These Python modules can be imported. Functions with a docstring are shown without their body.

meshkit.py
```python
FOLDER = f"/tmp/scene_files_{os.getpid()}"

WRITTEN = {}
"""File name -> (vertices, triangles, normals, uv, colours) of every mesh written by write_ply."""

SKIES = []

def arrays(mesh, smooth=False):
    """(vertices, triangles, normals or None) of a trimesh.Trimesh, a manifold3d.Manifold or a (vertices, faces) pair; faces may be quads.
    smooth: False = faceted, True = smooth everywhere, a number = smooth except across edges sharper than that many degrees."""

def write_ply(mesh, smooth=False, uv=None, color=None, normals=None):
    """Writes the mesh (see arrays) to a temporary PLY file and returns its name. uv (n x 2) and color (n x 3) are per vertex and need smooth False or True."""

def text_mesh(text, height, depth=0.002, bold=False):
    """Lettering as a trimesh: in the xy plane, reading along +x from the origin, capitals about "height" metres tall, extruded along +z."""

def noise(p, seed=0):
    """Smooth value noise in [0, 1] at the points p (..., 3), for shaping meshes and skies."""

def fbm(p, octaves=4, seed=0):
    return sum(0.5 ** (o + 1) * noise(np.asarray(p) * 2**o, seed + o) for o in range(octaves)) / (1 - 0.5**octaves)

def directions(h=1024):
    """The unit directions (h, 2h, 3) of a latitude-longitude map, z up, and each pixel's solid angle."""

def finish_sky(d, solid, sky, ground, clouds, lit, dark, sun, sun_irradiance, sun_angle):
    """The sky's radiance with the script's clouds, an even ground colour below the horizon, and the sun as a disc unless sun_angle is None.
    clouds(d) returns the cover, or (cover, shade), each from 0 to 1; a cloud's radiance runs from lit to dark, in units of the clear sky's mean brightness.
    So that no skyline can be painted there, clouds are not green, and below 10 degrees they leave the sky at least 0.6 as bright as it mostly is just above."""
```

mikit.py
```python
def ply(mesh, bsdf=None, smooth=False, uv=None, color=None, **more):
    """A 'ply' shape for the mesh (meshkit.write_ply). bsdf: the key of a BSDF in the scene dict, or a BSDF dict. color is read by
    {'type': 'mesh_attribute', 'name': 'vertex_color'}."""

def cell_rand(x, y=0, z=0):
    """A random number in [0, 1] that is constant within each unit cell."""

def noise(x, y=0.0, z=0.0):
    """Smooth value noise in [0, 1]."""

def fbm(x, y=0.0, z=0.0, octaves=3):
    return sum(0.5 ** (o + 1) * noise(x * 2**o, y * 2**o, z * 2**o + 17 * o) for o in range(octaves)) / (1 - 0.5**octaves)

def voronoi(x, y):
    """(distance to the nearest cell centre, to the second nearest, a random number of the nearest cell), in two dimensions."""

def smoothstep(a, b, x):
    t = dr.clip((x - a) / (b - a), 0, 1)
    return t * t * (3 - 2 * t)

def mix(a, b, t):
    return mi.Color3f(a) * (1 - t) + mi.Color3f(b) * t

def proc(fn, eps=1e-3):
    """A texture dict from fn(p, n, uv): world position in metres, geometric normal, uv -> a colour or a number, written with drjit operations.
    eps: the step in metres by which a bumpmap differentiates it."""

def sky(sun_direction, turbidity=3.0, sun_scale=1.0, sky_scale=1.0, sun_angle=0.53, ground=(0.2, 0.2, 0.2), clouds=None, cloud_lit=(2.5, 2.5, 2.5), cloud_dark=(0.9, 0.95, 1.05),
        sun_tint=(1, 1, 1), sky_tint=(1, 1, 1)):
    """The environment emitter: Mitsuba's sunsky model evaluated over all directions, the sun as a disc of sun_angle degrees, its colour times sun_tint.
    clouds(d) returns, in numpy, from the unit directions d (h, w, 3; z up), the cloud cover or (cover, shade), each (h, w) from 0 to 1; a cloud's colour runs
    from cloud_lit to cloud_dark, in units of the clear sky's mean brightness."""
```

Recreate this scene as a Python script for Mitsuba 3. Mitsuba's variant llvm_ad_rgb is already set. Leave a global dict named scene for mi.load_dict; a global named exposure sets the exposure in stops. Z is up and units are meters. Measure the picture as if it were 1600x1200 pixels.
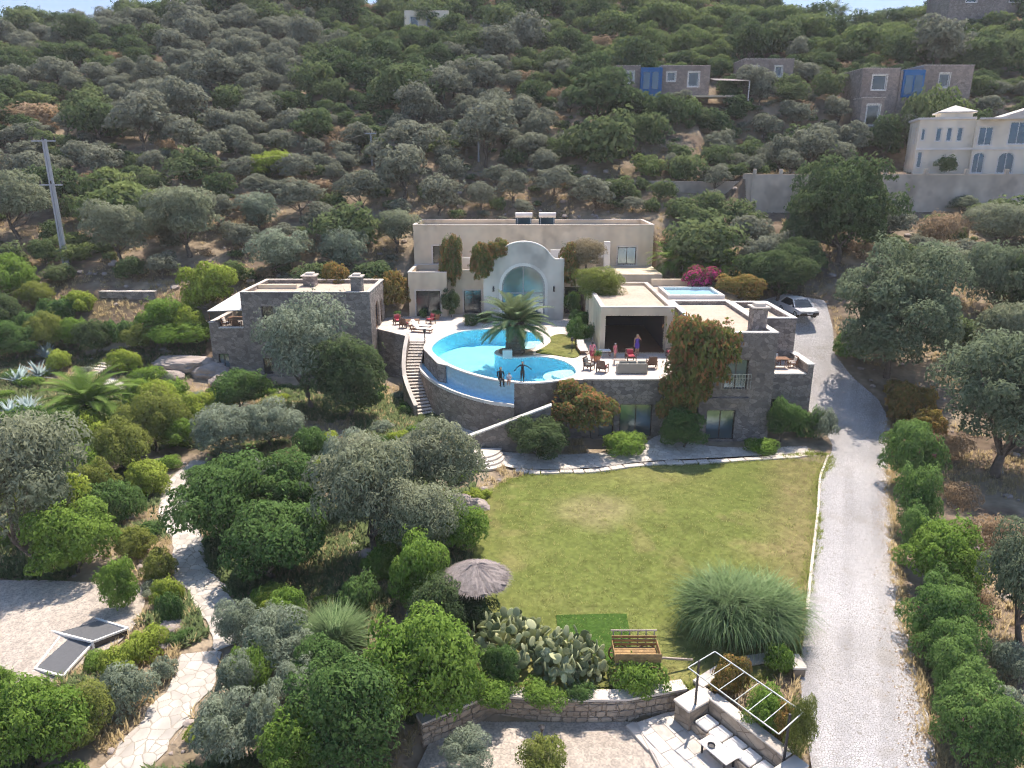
"""Hillside villa with a kidney-shaped infinity pool, olive groves and a cobbled drive, seen from the air."""
import math, random
import numpy as np, trimesh, manifold3d as m3, drjit as dr, mitsuba as mi
import shapely
from shapely.geometry import Polygon, LineString, Point, box as sbox
from scipy.interpolate import RegularGridInterpolator
from scipy.ndimage import gaussian_filter
import mikit, meshkit
from mikit import proc, noise, fbm, voronoi, cell_rand, smoothstep, mix

T = mi.ScalarTransform4f
scene, labels = {}, {}

# ------------------------------------------------------------------ camera, sky, exposure
scene['camera'] = {'type': 'perspective', 'fov': 70.02, 'fov_axis': 'x', 'near_clip': 0.5, 'far_clip': 6000.0,
    'to_world': T().look_at(origin=[0, 0, 19.0], target=[0, math.cos(math.radians(17)), 19.0 - math.sin(math.radians(17))], up=[0, 0, 1])}
scene['sky'] = mikit.sky([0.19, 0.38, 0.92], turbidity=4.0, ground=(0.2, 0.18, 0.15), sun_tint=(.95, .985, 1.08), sky_tint=(1.0, 1.01, 1.06))
exposure = 2.3

# ------------------------------------------------------------------ helpers
def key(name):
    if name not in scene and name not in labels and not any(k.startswith(name + '__') for k in (scene if name not in _seen else ())) and name not in _seen:
        _seen[name] = 0
        return name
    n = _seen.get(name, 0)
    while True:
        n += 1
        _seen[name] = n
        k = '%s_%03d' % (name, n)
        if k not in scene and k not in labels and k not in _seen:
            _seen[k] = 0
            return k
_seen = {}
def thing(name, label, cat, group=None):
    k = key(name)
    labels[k] = {'label': label, 'category': cat}
    if group: labels[k]['group'] = group
    return k
def part(parent, name, mesh, mat, smooth=False, label=None, kind=None):
    k = key(parent + '__' + name if parent else name)
    scene[k] = mikit.ply(turned(mesh), mat, smooth)
    if label or kind:
        labels[k] = {}
        if label: labels[k]['label'] = label
        if kind: labels[k]['kind'] = kind
    return k
TURN = []
def turned(m):
    if not TURN: return m
    m = tm(m).copy(); m.apply_transform(TURN[-1]); return m
def solo(name, mesh, mat, label, cat, group=None, smooth=False):
    k = thing(name, label, cat, group)
    scene[k] = mikit.ply(turned(mesh), mat, smooth)
    return k
def structure(name, mesh, mat, smooth=False):
    k = key(name)
    scene[k] = mikit.ply(turned(mesh), mat, smooth)
    labels[k] = {'kind': 'structure'}
    return k
def cat(ms): return trimesh.util.concatenate(ms)
def box(x0, x1, y0, y1, z0, z1):
    m = trimesh.creation.box(extents=[x1 - x0, y1 - y0, z1 - z0])
    m.apply_translation([(x0 + x1) / 2, (y0 + y1) / 2, (z0 + z1) / 2])
    return m
def rbox(sx, sy, sz, r=0.02):
    """box centred on the origin with chamfered edges"""
    pts = [(a * (sx / 2 - (0 if k == 0 else r)), b * (sy / 2 - (0 if k == 1 else r)), c * (sz / 2 - (0 if k == 2 else r)))
           for a in (-1, 1) for b in (-1, 1) for c in (-1, 1) for k in range(3)]
    return m3.Manifold.hull_points(np.array(pts, float))
def tm(m):
    if isinstance(m, trimesh.Trimesh): return m
    if isinstance(m, tuple): return trimesh.Trimesh(*m, process=False)
    q = m.to_mesh()
    return trimesh.Trimesh(np.array(q.vert_properties[:, :3], float), np.array(q.tri_verts), process=False)
def cube3(x0, x1, y0, y1, z0, z1):
    return m3.Manifold.cube([x1 - x0, y1 - y0, z1 - z0]).translate([x0, y0, z0])
def geoms(p): return [g for g in (p.geoms if hasattr(p, 'geoms') else [p]) if g.geom_type == 'Polygon' and g.area > 1e-5]
def ext(poly, z0, z1):
    out = []
    for g in geoms(poly):
        m = trimesh.creation.extrude_polygon(g, z1 - z0, engine='earcut')
        m.apply_translation([0, 0, z0])
        out.append(m)
    return cat(out)
def ext3(poly, z0, z1):
    m = ext(poly, z0, z1)
    m.merge_vertices()
    return m3.Manifold(m3.Mesh(np.asarray(m.vertices, np.float32), np.asarray(m.faces, np.uint32)))
def spline(pts, n=8, closed=True):
    """Catmull-Rom through pts"""
    p = np.array(pts, float); N = len(p); out = []
    for i in range(N if closed else N - 1):
        if closed: a, b, c, d = p[i - 1], p[i], p[(i + 1) % N], p[(i + 2) % N]
        else: a, b, c, d = p[max(i - 1, 0)], p[i], p[i + 1], p[min(i + 2, N - 1)]
        for t in np.linspace(0, 1, n, endpoint=False):
            out.append(0.5 * (2 * b + (c - a) * t + (2 * a - 5 * b + 4 * c - d) * t * t + (3 * b - a - 3 * c + d) * t ** 3))
    if not closed: out.append(p[-1])
    return np.array(out)
def tube(pts, rad, sides=6):
    p = np.asarray(pts, float); r = np.broadcast_to(np.asarray(rad, float), (len(p),))
    t = np.gradient(p, axis=0); t /= np.linalg.norm(t, axis=1, keepdims=True) + 1e-12
    a = np.cross(t, np.where(np.abs(t[:, 2:]) < 0.9, [0, 0, 1.0], [1.0, 0, 0])); a /= np.linalg.norm(a, axis=1, keepdims=True) + 1e-12
    b = np.cross(t, a); ang = np.arange(sides) * 2 * np.pi / sides
    v = (p[:, None] + r[:, None, None] * (np.cos(ang)[None, :, None] * a[:, None] + np.sin(ang)[None, :, None] * b[:, None])).reshape(-1, 3)
    f = []
    for i in range(len(p) - 1):
        for j in range(sides):
            k = (j + 1) % sides
            f += [[i * sides + j, i * sides + k, (i + 1) * sides + k], [i * sides + j, (i + 1) * sides + k, (i + 1) * sides + j]]
    e = (len(p) - 1) * sides
    for j in range(1, sides - 1): f += [[0, j + 1, j], [e, e + j, e + j + 1]]
    return trimesh.Trimesh(v, np.array(f), process=False)
def bar(a, b, w, h=None):
    """square bar from a to b"""
    a, b = np.array(a, float), np.array(b, float); h = h or w
    d = b - a; L = np.linalg.norm(d); d /= L
    s = np.cross(d, [0, 0, 1]) if abs(d[2]) < 0.95 else np.array([1.0, 0, 0])
    s /= np.linalg.norm(s); u = np.cross(s, d)
    m = trimesh.creation.box(extents=[w, L, h])
    M = np.eye(4); M[:3, 0], M[:3, 1], M[:3, 2], M[:3, 3] = s, d, u, (a + b) / 2
    m.apply_transform(M)
    return m
def moved(m, x=0, y=0, z=0, rz=0, s=1.0):
    m = tm(m).copy()
    if s != 1.0: m.apply_scale(s)
    if rz: m.apply_transform(trimesh.transformations.rotation_matrix(math.radians(rz), [0, 0, 1]))
    m.apply_translation([x, y, z])
    return m
def rotm(m, deg, axis):
    m = tm(m).copy(); m.apply_transform(trimesh.transformations.rotation_matrix(math.radians(deg), axis)); return m

# ------------------------------------------------------------------ materials
def two(d): return {'type': 'twosided', 'bsdf': d}
def diff(fn): return {'type': 'diffuse', 'reflectance': proc(fn)}
def rgb(*c): return {'type': 'rgb', 'value': list(c)}
def mat(name, d): scene[name] = d
def bumped(fn, h, scale, rough=None, eps=4e-3):
    b = {'type': 'principled', 'base_color': proc(fn), 'roughness': rough, 'specular': 0.3} if rough else diff(fn)
    return two({'type': 'bumpmap', 'arbitrary': proc(h, eps), 'scale': scale, 'bsdf': b})
def wc(p, n):
    ax, az = dr.abs(n.x) > dr.abs(n.y), dr.abs(n.z) > 0.75
    return dr.select(ax & ~az, p.y, p.x), dr.select(az, p.y, p.z)
def stone_fn(a, b, mortar, su=2.4, sv=3.6, j=0.10):
    def f(p, n, uv):
        u, v = wc(p, n)
        u = u + 0.25 * noise(p.x * 1.3, p.y * 1.3, p.z * 1.3)
        d1, d2, r = voronoi(u * su, v * sv)
        c = mix(a, b, r) * (0.72 + 0.56 * fbm(u * 7, v * 7, p.z)) * (0.8 + 0.4 * noise(u * .35, v * .35, 3.0))
        return mix(mortar, c, smoothstep(0.02, j, d2 - d1))
    def h(p, n, uv):
        u, v = wc(p, n)
        u = u + 0.25 * noise(p.x * 1.3, p.y * 1.3, p.z * 1.3)
        d1, d2, r = voronoi(u * su, v * sv)
        return smoothstep(0.0, 0.2, d2 - d1) * (0.7 + 0.3 * r) + 0.25 * noise(u * 12, v * 12, 1.0)
    return f, h
def stone(name, a, b, mortar, scale=0.035, **k):
    f, h = stone_fn(a, b, mortar, **k)
    mat(name, bumped(f, h, scale))
stone('wall_stone', (.21, .19, .18), (.40, .355, .32), (.22, .20, .185), .05)
stone('garden_stone', (.30, .25, .20), (.46, .39, .31), (.24, .20, .16), su=2.0, sv=3.0)
stone('pool_stone', (.25, .21, .18), (.41, .345, .29), (.25, .215, .185), .05)
def plaster_fn(c, amt=0.38):
    c = mi.Color3f(c)
    def f(p, n, uv):
        u, v = wc(p, n)
        streak = noise(u * 2.2, v * 0.25, p.y * .1)
        return c * (1 - amt * .5 + amt * fbm(u * .7, v * .7, 2.0, 4)) * (0.88 + 0.20 * streak) * (1 - .22 * smoothstep(.58, .78, fbm(u * .45, v * .45, 11.0, 4)))
    return f
mat('plaster_tan', two(diff(plaster_fn((.68, .585, .445)))))
mat('plaster_cream', two(diff(plaster_fn((.64, .60, .54)))))
mat('plaster_villa', two(diff(plaster_fn((.84, .77, .64), .18))))
mat('concrete', two(diff(plaster_fn((.53, .47, .40), .6))))
mat('white_paint', two(diff(plaster_fn((.76, .74, .70), .12))))
mat('cap_stone', two(diff(plaster_fn((.66, .61, .55), .35))))
def roof_fn(p, n, uv):
    return mix((.50, .41, .33), (.62, .53, .44), fbm(p.x * .5, p.y * .5, 0.0, 4)) * (0.9 + 0.2 * noise(p.x * 8, p.y * 8))
mat('roof_deck', two(diff(roof_fn)))
def tiles(a, b, joint, s, rot=0.0, jw=0.03):
    c0, s0 = math.cos(rot), math.sin(rot)
    def f(p, n, uv):
        u, v = (p.x * c0 + p.y * s0) / s, (p.y * c0 - p.x * s0) / s
        u = u + 0.5 * (dr.floor(v) - 2 * dr.floor(v / 2))
        fu, fv = u - dr.floor(u), v - dr.floor(v)
        e = dr.minimum(dr.minimum(fu, 1 - fu), dr.minimum(fv, 1 - fv))
        c = mix(a, b, cell_rand(u, v)) * (0.82 + 0.36 * fbm(p.x * 1.2, p.y * 1.2, 0.0, 4))
        return mix(joint, c, smoothstep(jw * .4, jw * 1.2, e))
    return f
mat('terrace_paving', two(diff(tiles((.66, .59, .53), (.76, .70, .64), (.48, .42, .37), 0.55))))
mat('court_paving', two(diff(tiles((.58, .54, .50), (.70, .67, .63), (.36, .33, .30), 0.6, 0.78))))
def cobble_c(p, n, uv):
    d1, d2, r = voronoi(p.x * 10.5, p.y * 10.5)
    c = mix((.53, .525, .535), (.64, .63, .635), r) * (0.80 + 0.40 * fbm(p.x * .35, p.y * .35, 4.0, 4))
    w = p.x - .40 * p.y                      # across the drive
    dx = dr.abs(p.x - 12.9 - .45 * (p.y - 22.0))   # wheel lines worn either side of the middle
    wear = (1 - smoothstep(.15, .45, dr.abs(dx - .8))) * smoothstep(.3, .6, noise(p.x * .5, p.y * .35, 8.0))
    c = c * (1 - .13 * wear)
    tracks = noise(w * 1.1, p.y * .08, 2.0)
    c = mix(c, (.36, .33, .28), smoothstep(.60, .80, fbm(p.x * .8, p.y * .8, 9.0, 5)) * .3)
    c = mix(c, (.74, .72, .71), smoothstep(.62, .8, fbm(p.x * .5, p.y * .3, 21.0, 4)) * .3)
    return mix((.33, .31, .28), c, smoothstep(0.02, 0.18, d2 - d1)) * (0.84 + 0.30 * tracks)
def cobble_h(p, n, uv):
    d1, d2, r = voronoi(p.x * 10.5, p.y * 10.5)
    return smoothstep(0, .3, d2 - d1) + .3 * r
mat('cobble', bumped(cobble_c, cobble_h, 0.02))
def gravel_c(p, n, uv):
    return mix((.40, .35, .30), (.58, .53, .47), fbm(p.x * .6, p.y * .6, 1.0, 4)) * (0.75 + 0.5 * noise(p.x * 18, p.y * 18)) * (0.88 + .24 * noise(p.x * 6, p.y * 6, 2.0))
mat('gravel', bumped(gravel_c, lambda p, n, uv: noise(p.x * 16, p.y * 16) + .5 * noise(p.x * 35, p.y * 35), 0.03))
def flag_c(p, n, uv):
    d1, d2, r = voronoi(p.x * 2.3 + .3 * noise(p.x * 2, p.y * 2), p.y * 2.3)
    c = mix((.50, .47, .43), (.62, .59, .54), r) * (0.75 + .5 * fbm(p.x * 2, p.y * 2, 0.0, 4))
    return mix((.42, .38, .32), c, smoothstep(.02, .09, d2 - d1))
mat('flagstone', bumped(flag_c, lambda p, n, uv: smoothstep(0, .15, voronoi(p.x * 2.3 + .3 * noise(p.x * 2, p.y * 2), p.y * 2.3)[1] - voronoi(p.x * 2.3 + .3 * noise(p.x * 2, p.y * 2), p.y * 2.3)[0]) + .2 * noise(p.x * 12, p.y * 12), 0.02))
def lawn_c(p, n, uv):
    big, mid, fine = fbm(p.x * .13, p.y * .13, 5.0, 4), fbm(p.x * .6, p.y * .6, 9.0, 4), fbm(p.x * 5, p.y * 5, 2.0, 3)
    c = mix((.170, .205, .058), (.25, .25, .092), smoothstep(.35, .70, big))
    c = mix(c, (.30, .25, .12), smoothstep(.58, .80, mid) * .4)
    d = dr.sqrt(dr.square((p.x - 4.6) / 3.0) + dr.square((p.y - 37.5) / 2.6))
    c = mix(c, (.34, .30, .155), (1 - smoothstep(.3, 1.1, d + .5 * (mid - .5))) * .75)
    e = smoothstep(10.6, 14.2, p.x - (p.y - 30) * .32 + 2 * (mid - .5))
    c = mix(c, (.28, .22, .115), e * .6)
    return c * (0.66 + .68 * fine) * (.86 + .28 * noise(p.x * 1.6, p.y * 1.6, 4.0))
mat('lawn_grass', bumped(lawn_c, lambda p, n, uv: noise(p.x * 14, p.y * 14) + .6 * noise(p.x * 30, p.y * 30), 0.05))
mat('turf_fresh', bumped(lambda p, n, uv: mix((.045, .10, .020), (.075, .135, .03), fbm(p.x * 2, p.y * 2)) * (.75 + .5 * noise(p.x * 12, p.y * 12)), lambda p, n, uv: noise(p.x * 16, p.y * 16), 0.04))
def soil_c(p, n, uv):
    a, b, f = fbm(p.x * .07, p.y * .07, 3.0, 4), fbm(p.x * .35, p.y * .35, 8.0, 4), fbm(p.x * 2.2, p.y * 2.2, 1.0, 4)
    c = mix((.215, .165, .125), (.34, .275, .205), smoothstep(.35, .65, a))
    c = mix(c, (.39, .325, .235), smoothstep(.5, .7, b) * .8)
    c = mix(c, (.15, .125, .075), smoothstep(.56, .72, 1 - b) * .7)
    return c * (0.68 + .64 * f)
mat('soil', bumped(soil_c, lambda p, n, uv: noise(p.x * 3, p.y * 3) + .5 * noise(p.x * 9, p.y * 9) + .25 * noise(p.x * 22, p.y * 22), 0.14))
mat('far_scrub', two(diff(lambda p, n, uv: mix((.10, .12, .07), (.22, .19, .13), fbm(p.x * .02, p.y * .02, p.z * .05, 5)))))
mat('pool_tile', two({'type': 'principled', 'base_color': proc(lambda p, n, uv: mi.Color3f(.24, .71, .84) * (.94 + .12 * cell_rand(p.x * 6, p.y * 6, p.z * 6)) * (.92 + .16 * fbm(p.x * .5, p.y * .5))), 'roughness': .3}))
mat('pool_tile_pale', two(diff(lambda p, n, uv: mi.Color3f(.40, .68, .70) * (.8 + .4 * noise(p.x * 4, p.y * 4)))))
mat('pool_tile_wall', two({'type': 'principled', 'base_color': proc(lambda p, n, uv: mi.Color3f(.36, .60, .75) * (.93 + .14 * cell_rand(p.x * 6, p.y * 6, p.z * 6))), 'roughness': .2}))
mat('water', {'type': 'blendbsdf', 'weight': 0.09, 'a': {'type': 'null'}, 'b': two({'type': 'bumpmap', 'arbitrary': proc(lambda p, n, uv: noise(p.x * 2.2, p.y * 2.2) + .4 * noise(p.x * 6, p.y * 6)), 'scale': .03, 'bsdf': {'type': 'roughconductor', 'material': 'none', 'alpha': .08}})})
def plain(name, c, rough=.6, metal=0.0, var=.15, f=6.0):
    c = tuple(c)
    mat(name, two({'type': 'principled', 'base_color': proc(lambda p, n, uv: mi.Color3f(c) * (1 - var / 2 + var * fbm(p.x * f, p.y * f, p.z * f))), 'roughness': rough, 'metallic': metal}))
def glazing(name, c, tint, w):
    c = tuple(c)
    mat(name, two({'type': 'blendbsdf', 'weight': w, 'a': {'type': 'diffuse', 'reflectance': proc(lambda p, n, uv: mi.Color3f(c) * (.6 + .8 * noise(p.x * .9, p.y * .9, p.z * .7)))},
        'b': {'type': 'bumpmap', 'arbitrary': proc(lambda p, n, uv: noise(p.x * .8, p.y * .8, p.z * .8)), 'scale': .02, 'bsdf': {'type': 'roughconductor', 'material': 'none', 'alpha': .03, 'specular_reflectance': rgb(*tint)}}}))
glazing('glass_dark', (.030, .034, .038), (.8, .9, .95), .12)
glazing('glass_blue', (.025, .06, .10), (.6, .8, 1), .13)
glazing('glass_teal', (.085, .14, .165), (.68, .86, 1.0), .34)
plain('frame_dark', (.07, .055, .05), .5)
plain('frame_grey', (.30, .31, .32), .5)
plain('frame_white', (.75, .75, .74), .4)
plain('wood_brown', (.20, .105, .06), .55, 0, .5, 9)
plain('wood_grey', (.34, .29, .25), .7, 0, .5, 9)
plain('wicker', (.12, .07, .05), .7, 0, .6, 20)
plain('fabric_white', (.78, .75, .70), .8)
plain('fabric_grey', (.24, .235, .21), .85)
plain('fabric_blue', (.06, .16, .36), .8)
plain('fabric_red', (.42, .06, .09), .8)
plain('metal_dark', (.05, .05, .055), .45, .6)
plain('metal_pale', (.42, .46, .45), .4, .4)
plain('galvanised', (.38, .42, .47), .5, .4, .3, 2)
plain('panel_grey', (.13, .135, .145), .5, 0, .2, 14)
plain('rock', (.36, .31, .28), .9, 0, .7, 2.2)
plain('terracotta', (.40, .17, .09), .7)
plain('blue_render', (.015, .12, .33), .5)
plain('car_paint', (.62, .63, .65), .25)
plain('rubber', (.02, .02, .02), .8)
plain('lamp_red', (.45, .02, .02), .3)
plain('skin', (.50, .28, .19), .6)
plain('hair_dark', (.03, .022, .018), .6)
plain('hair_blond', (.55, .42, .25), .6)
plain('cloth_purple', (.11, .06, .36), .8)
plain('cloth_black', (.02, .022, .03), .6)
plain('cloth_pink', (.60, .20, .24), .8)
plain('cloth_red', (.33, .05, .07), .8)
plain('cloth_white', (.72, .72, .74), .8)
plain('bark', (.15, .12, .095), .9, 0, .8, 7)
plain('bark_palm', (.13, .10, .08), .9, 0, .9, 9)
plain('thatch', (.25, .22, .21), .95, 0, .9, 12)
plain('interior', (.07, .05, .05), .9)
plain('cart_paint', (.33, .21, .09), .7, 0, .9, 8)
# foliage: uv carries one random number per leaf and one per clump
def leaf(name, a, b, c, pc=0.0, accent=None, thresh=2.0):
    """leaf tones a..b per clump and tree, c mixed in per leaf; accent: petals or dry leaves on a share of the leaves"""
    def f(p, n, uv):
        tree = fbm(p.x * .11, p.y * .11, 6.0, 3)
        col = mix(a, b, dr.clip(.55 * uv.y + .9 * (tree - .3), 0, 1))
        col = mix(col, c, pc * uv.x)
        col = col * (.92 + .74 * uv.x)
        if accent is not None:
            zone = noise(p.x * 1.1, p.y * 1.1, p.z * 1.1)
            col = mix(col, mi.Color3f(accent) * (.7 + .6 * uv.y), dr.select(uv.x + .55 * (zone - .5) > thresh, 1.0, 0.0))
        return col
    mat(name, {'type': 'principledthin', 'base_color': proc(f), 'roughness': .65, 'diff_trans': .75, 'spec_trans': 0.0, 'eta': 1.35})
leaf('leaf_olive', (.128, .145, .104), (.198, .210, .160), (.24, .25, .19), .5)
leaf('leaf_olive_near', (.140, .172, .100), (.21, .23, .155), (.27, .29, .21), .6)
leaf('leaf_silver', (.135, .175, .115), (.20, .235, .170), (.29, .33, .26), .6)
leaf('leaf_scrub', (.085, .130, .055), (.145, .185, .080), (.15, .17, .08), .5)
leaf('leaf_dark', (.060, .098, .044), (.105, .145, .064), (.11, .14, .06), .4)
leaf('leaf_citrus', (.055, .115, .034), (.098, .172, .052), (.14, .21, .075), .5)
leaf('leaf_bright', (.095, .185, .030), (.155, .240, .045), (.22, .30, .08), .5)
leaf('leaf_lime', (.19, .25, .035), (.27, .33, .06), (.30, .36, .09), .5)
leaf('leaf_yellowgreen', (.135, .175, .042), (.21, .24, .062), (.21, .22, .07), .5)
leaf('leaf_midgreen', (.100, .150, .052), (.160, .205, .072), (.18, .21, .09), .5)
leaf('leaf_lawn', (.150, .185, .052), (.25, .245, .09), (.28, .27, .12), .5)
leaf('leaf_dry', (.24, .175, .11), (.34, .25, .155), (.30, .24, .17), .5)
leaf('leaf_bougainvillea', (.11, .15, .042), (.20, .22, .07), (.16, .14, .06), .4, (.38, .20, .095), .66)
leaf('leaf_bougainvillea_pink', (.085, .105, .035), (.15, .155, .05), (.16, .14, .06), .4, (.60, .07, .26), .50)
leaf('leaf_orange', (.16, .15, .045), (.24, .20, .06), (.26, .2, .07), .4, (.38, .235, .09), .68)
leaf('leaf_oleander', (.075, .155, .042), (.13, .215, .062), (.17, .24, .085), .5, (.50, .22, .24), 1.12)
leaf('leaf_palm', (.105, .150, .070), (.165, .21, .10), (.18, .20, .12), .4)
leaf('leaf_palm_bright', (.085, .155, .035), (.135, .205, .05), (.19, .25, .08), .4)
leaf('leaf_grassy', (.080, .150, .055), (.14, .215, .085), (.28, .34, .19), .6)
leaf('leaf_agave', (.22, .29, .28), (.30, .37, .37), (.36, .42, .42), .4)
leaf('leaf_cactus', (.16, .21, .11), (.31, .35, .20), (.56, .56, .36), .8)
leaf('leaf_drygrass', (.30, .235, .125), (.42, .34, .19), (.36, .31, .2), .5)
leaf('leaf_brown_ball', (.20, .17, .10), (.27, .22, .14), (.24, .21, .14), .5)

# ------------------------------------------------------------------ terrain
YK = [-60, 0, 15, 22, 30, 40, 45, 50, 56, 62, 66, 70, 75, 80, 85, 90, 100, 110, 130, 150, 168, 185, 220, 300]
def _ridge(x): return float(np.interp(x, [-170, -105, -92, -82, -75, -66, -56, -40, -30, -21, -12, 20, 52, 57, 68, 80, 88, 105, 190],
    [49, 46, 44.4, 44.4, 47.2, 47.0, 50.5, 51, 48.3, 48.3, 52.5, 51, 50, 43.6, 42.8, 43.6, 49.5, 54, 55]))
COLS = {
 -170: [-1, -.5, -.3, 0, .5, 1, 1.5, 2.5, 4, 5.5, 6.5, 7.5, 9.5, 11.5, 13.5, 15.5, 20, 24.5, 33.5, 42],
 -60:  [-1, -1, -1, -1, -.6, -.2, .3, 1, 2.2, 3.6, 5, 7, 8.9, 11, 13, 15.3, 20, 24.5, 33.5, 42],
 -36:  [-1, -1, -1, -1, -.8, -.6, -.3, .2, 1, 1.9, 4.2, 7, 8.9, 11, 13, 15.3, 20, 24.5, 33.5, 42],
 -24:  [-1, -1, -1, -1, -.8, -.6, -.3, 0, .2, .4, 2.5, 6, 8.2, 10.6, 13, 15.3, 20, 24.5, 33.5, 42],
 -9:   [-1, -1, -.9, -.6, -.4, -.2, 0, .3, .4, .5, 2, 4, 7.5, 10, 12.5, 15.2, 20.2, 25, 34, 42.5],
 0:    [-1.3, -1.3, -1.3, -.05, -.05, -.05, 0, .2, .4, .6, 2, 4, 7.5, 10, 12.5, 15.2, 20.2, 25, 34, 42.5],
 8:    [-1.3, -1.3, -1.3, -.05, -.05, -.05, -.05, 0, .3, .6, 2, 4, 7.5, 10, 12.5, 15.2, 20.4, 25.4, 34, 42.5],
 17:   [-.1, -.1, -.1, -.1, -.05, -.05, -.02, .0, 2, 4.4, 6, 7.5, 9.4, 11.4, 13.2, 15.5, 20.8, 26, 34.6, 42.5],
 22:   [-.1, -.1, -.1, -.1, -.05, -.05, .10, .9, 3.0, 5.3, 6.6, 7.6, 9.6, 11.6, 13.4, 15.8, 21, 26.4, 35, 43],
 30:   [.2, .2, .2, .2, .2, .3, .7, 1.4, 3.2, 5.4, 6.8, 8, 9.8, 11.8, 13.6, 15.9, 21.3, 26.8, 35.3, 43],
 60:   [.5, .5, .5, .6, .8, 1.3, 2.0, 3.0, 4.2, 5.7, 7, 8.3, 10.2, 12, 13.8, 16.2, 21.6, 27, 36, 43.5],
 190:  [.5, .5, .5, .6, .8, 1.3, 2.0, 3.0, 4.2, 5.7, 7, 8.3, 10.2, 12, 13.8, 16.2, 21.6, 27, 36, 44]}
XK = sorted(COLS)
GX, GY = np.arange(-170, 191, 1.0), np.arange(-60, 301, 1.0)
_g = np.zeros((len(GX), len(GY)))
_prof = []
for _x in XK:
    _r = COLS[_x]
    _prof.append(np.interp(GY, YK[:20], _r))
_prof = np.array(_prof)
for _j in range(len(GY)): _g[:, _j] = np.interp(GX, XK, _prof[:, _j])
for _i, _x in enumerate(GX):
    _rz = _ridge(_x)
    _t = np.clip((GY - 128) / 40.0, 0, 1)
    _z130 = _g[_i, np.searchsorted(GY, 128)]
    _g[_i] = np.where(GY > 128, _z130 + (_rz - _z130) * _t, _g[_i])
    _g[_i] = np.where(GY > 168, _rz - (GY - 168) * 0.30, _g[_i])
_sm = gaussian_filter(_g, 1.6)
_w = np.clip((GY - 40) / 10.0, 0, 1)[None, :]
_g = _sm * _w + gaussian_filter(_g, 0.6) * (1 - _w)
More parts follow.
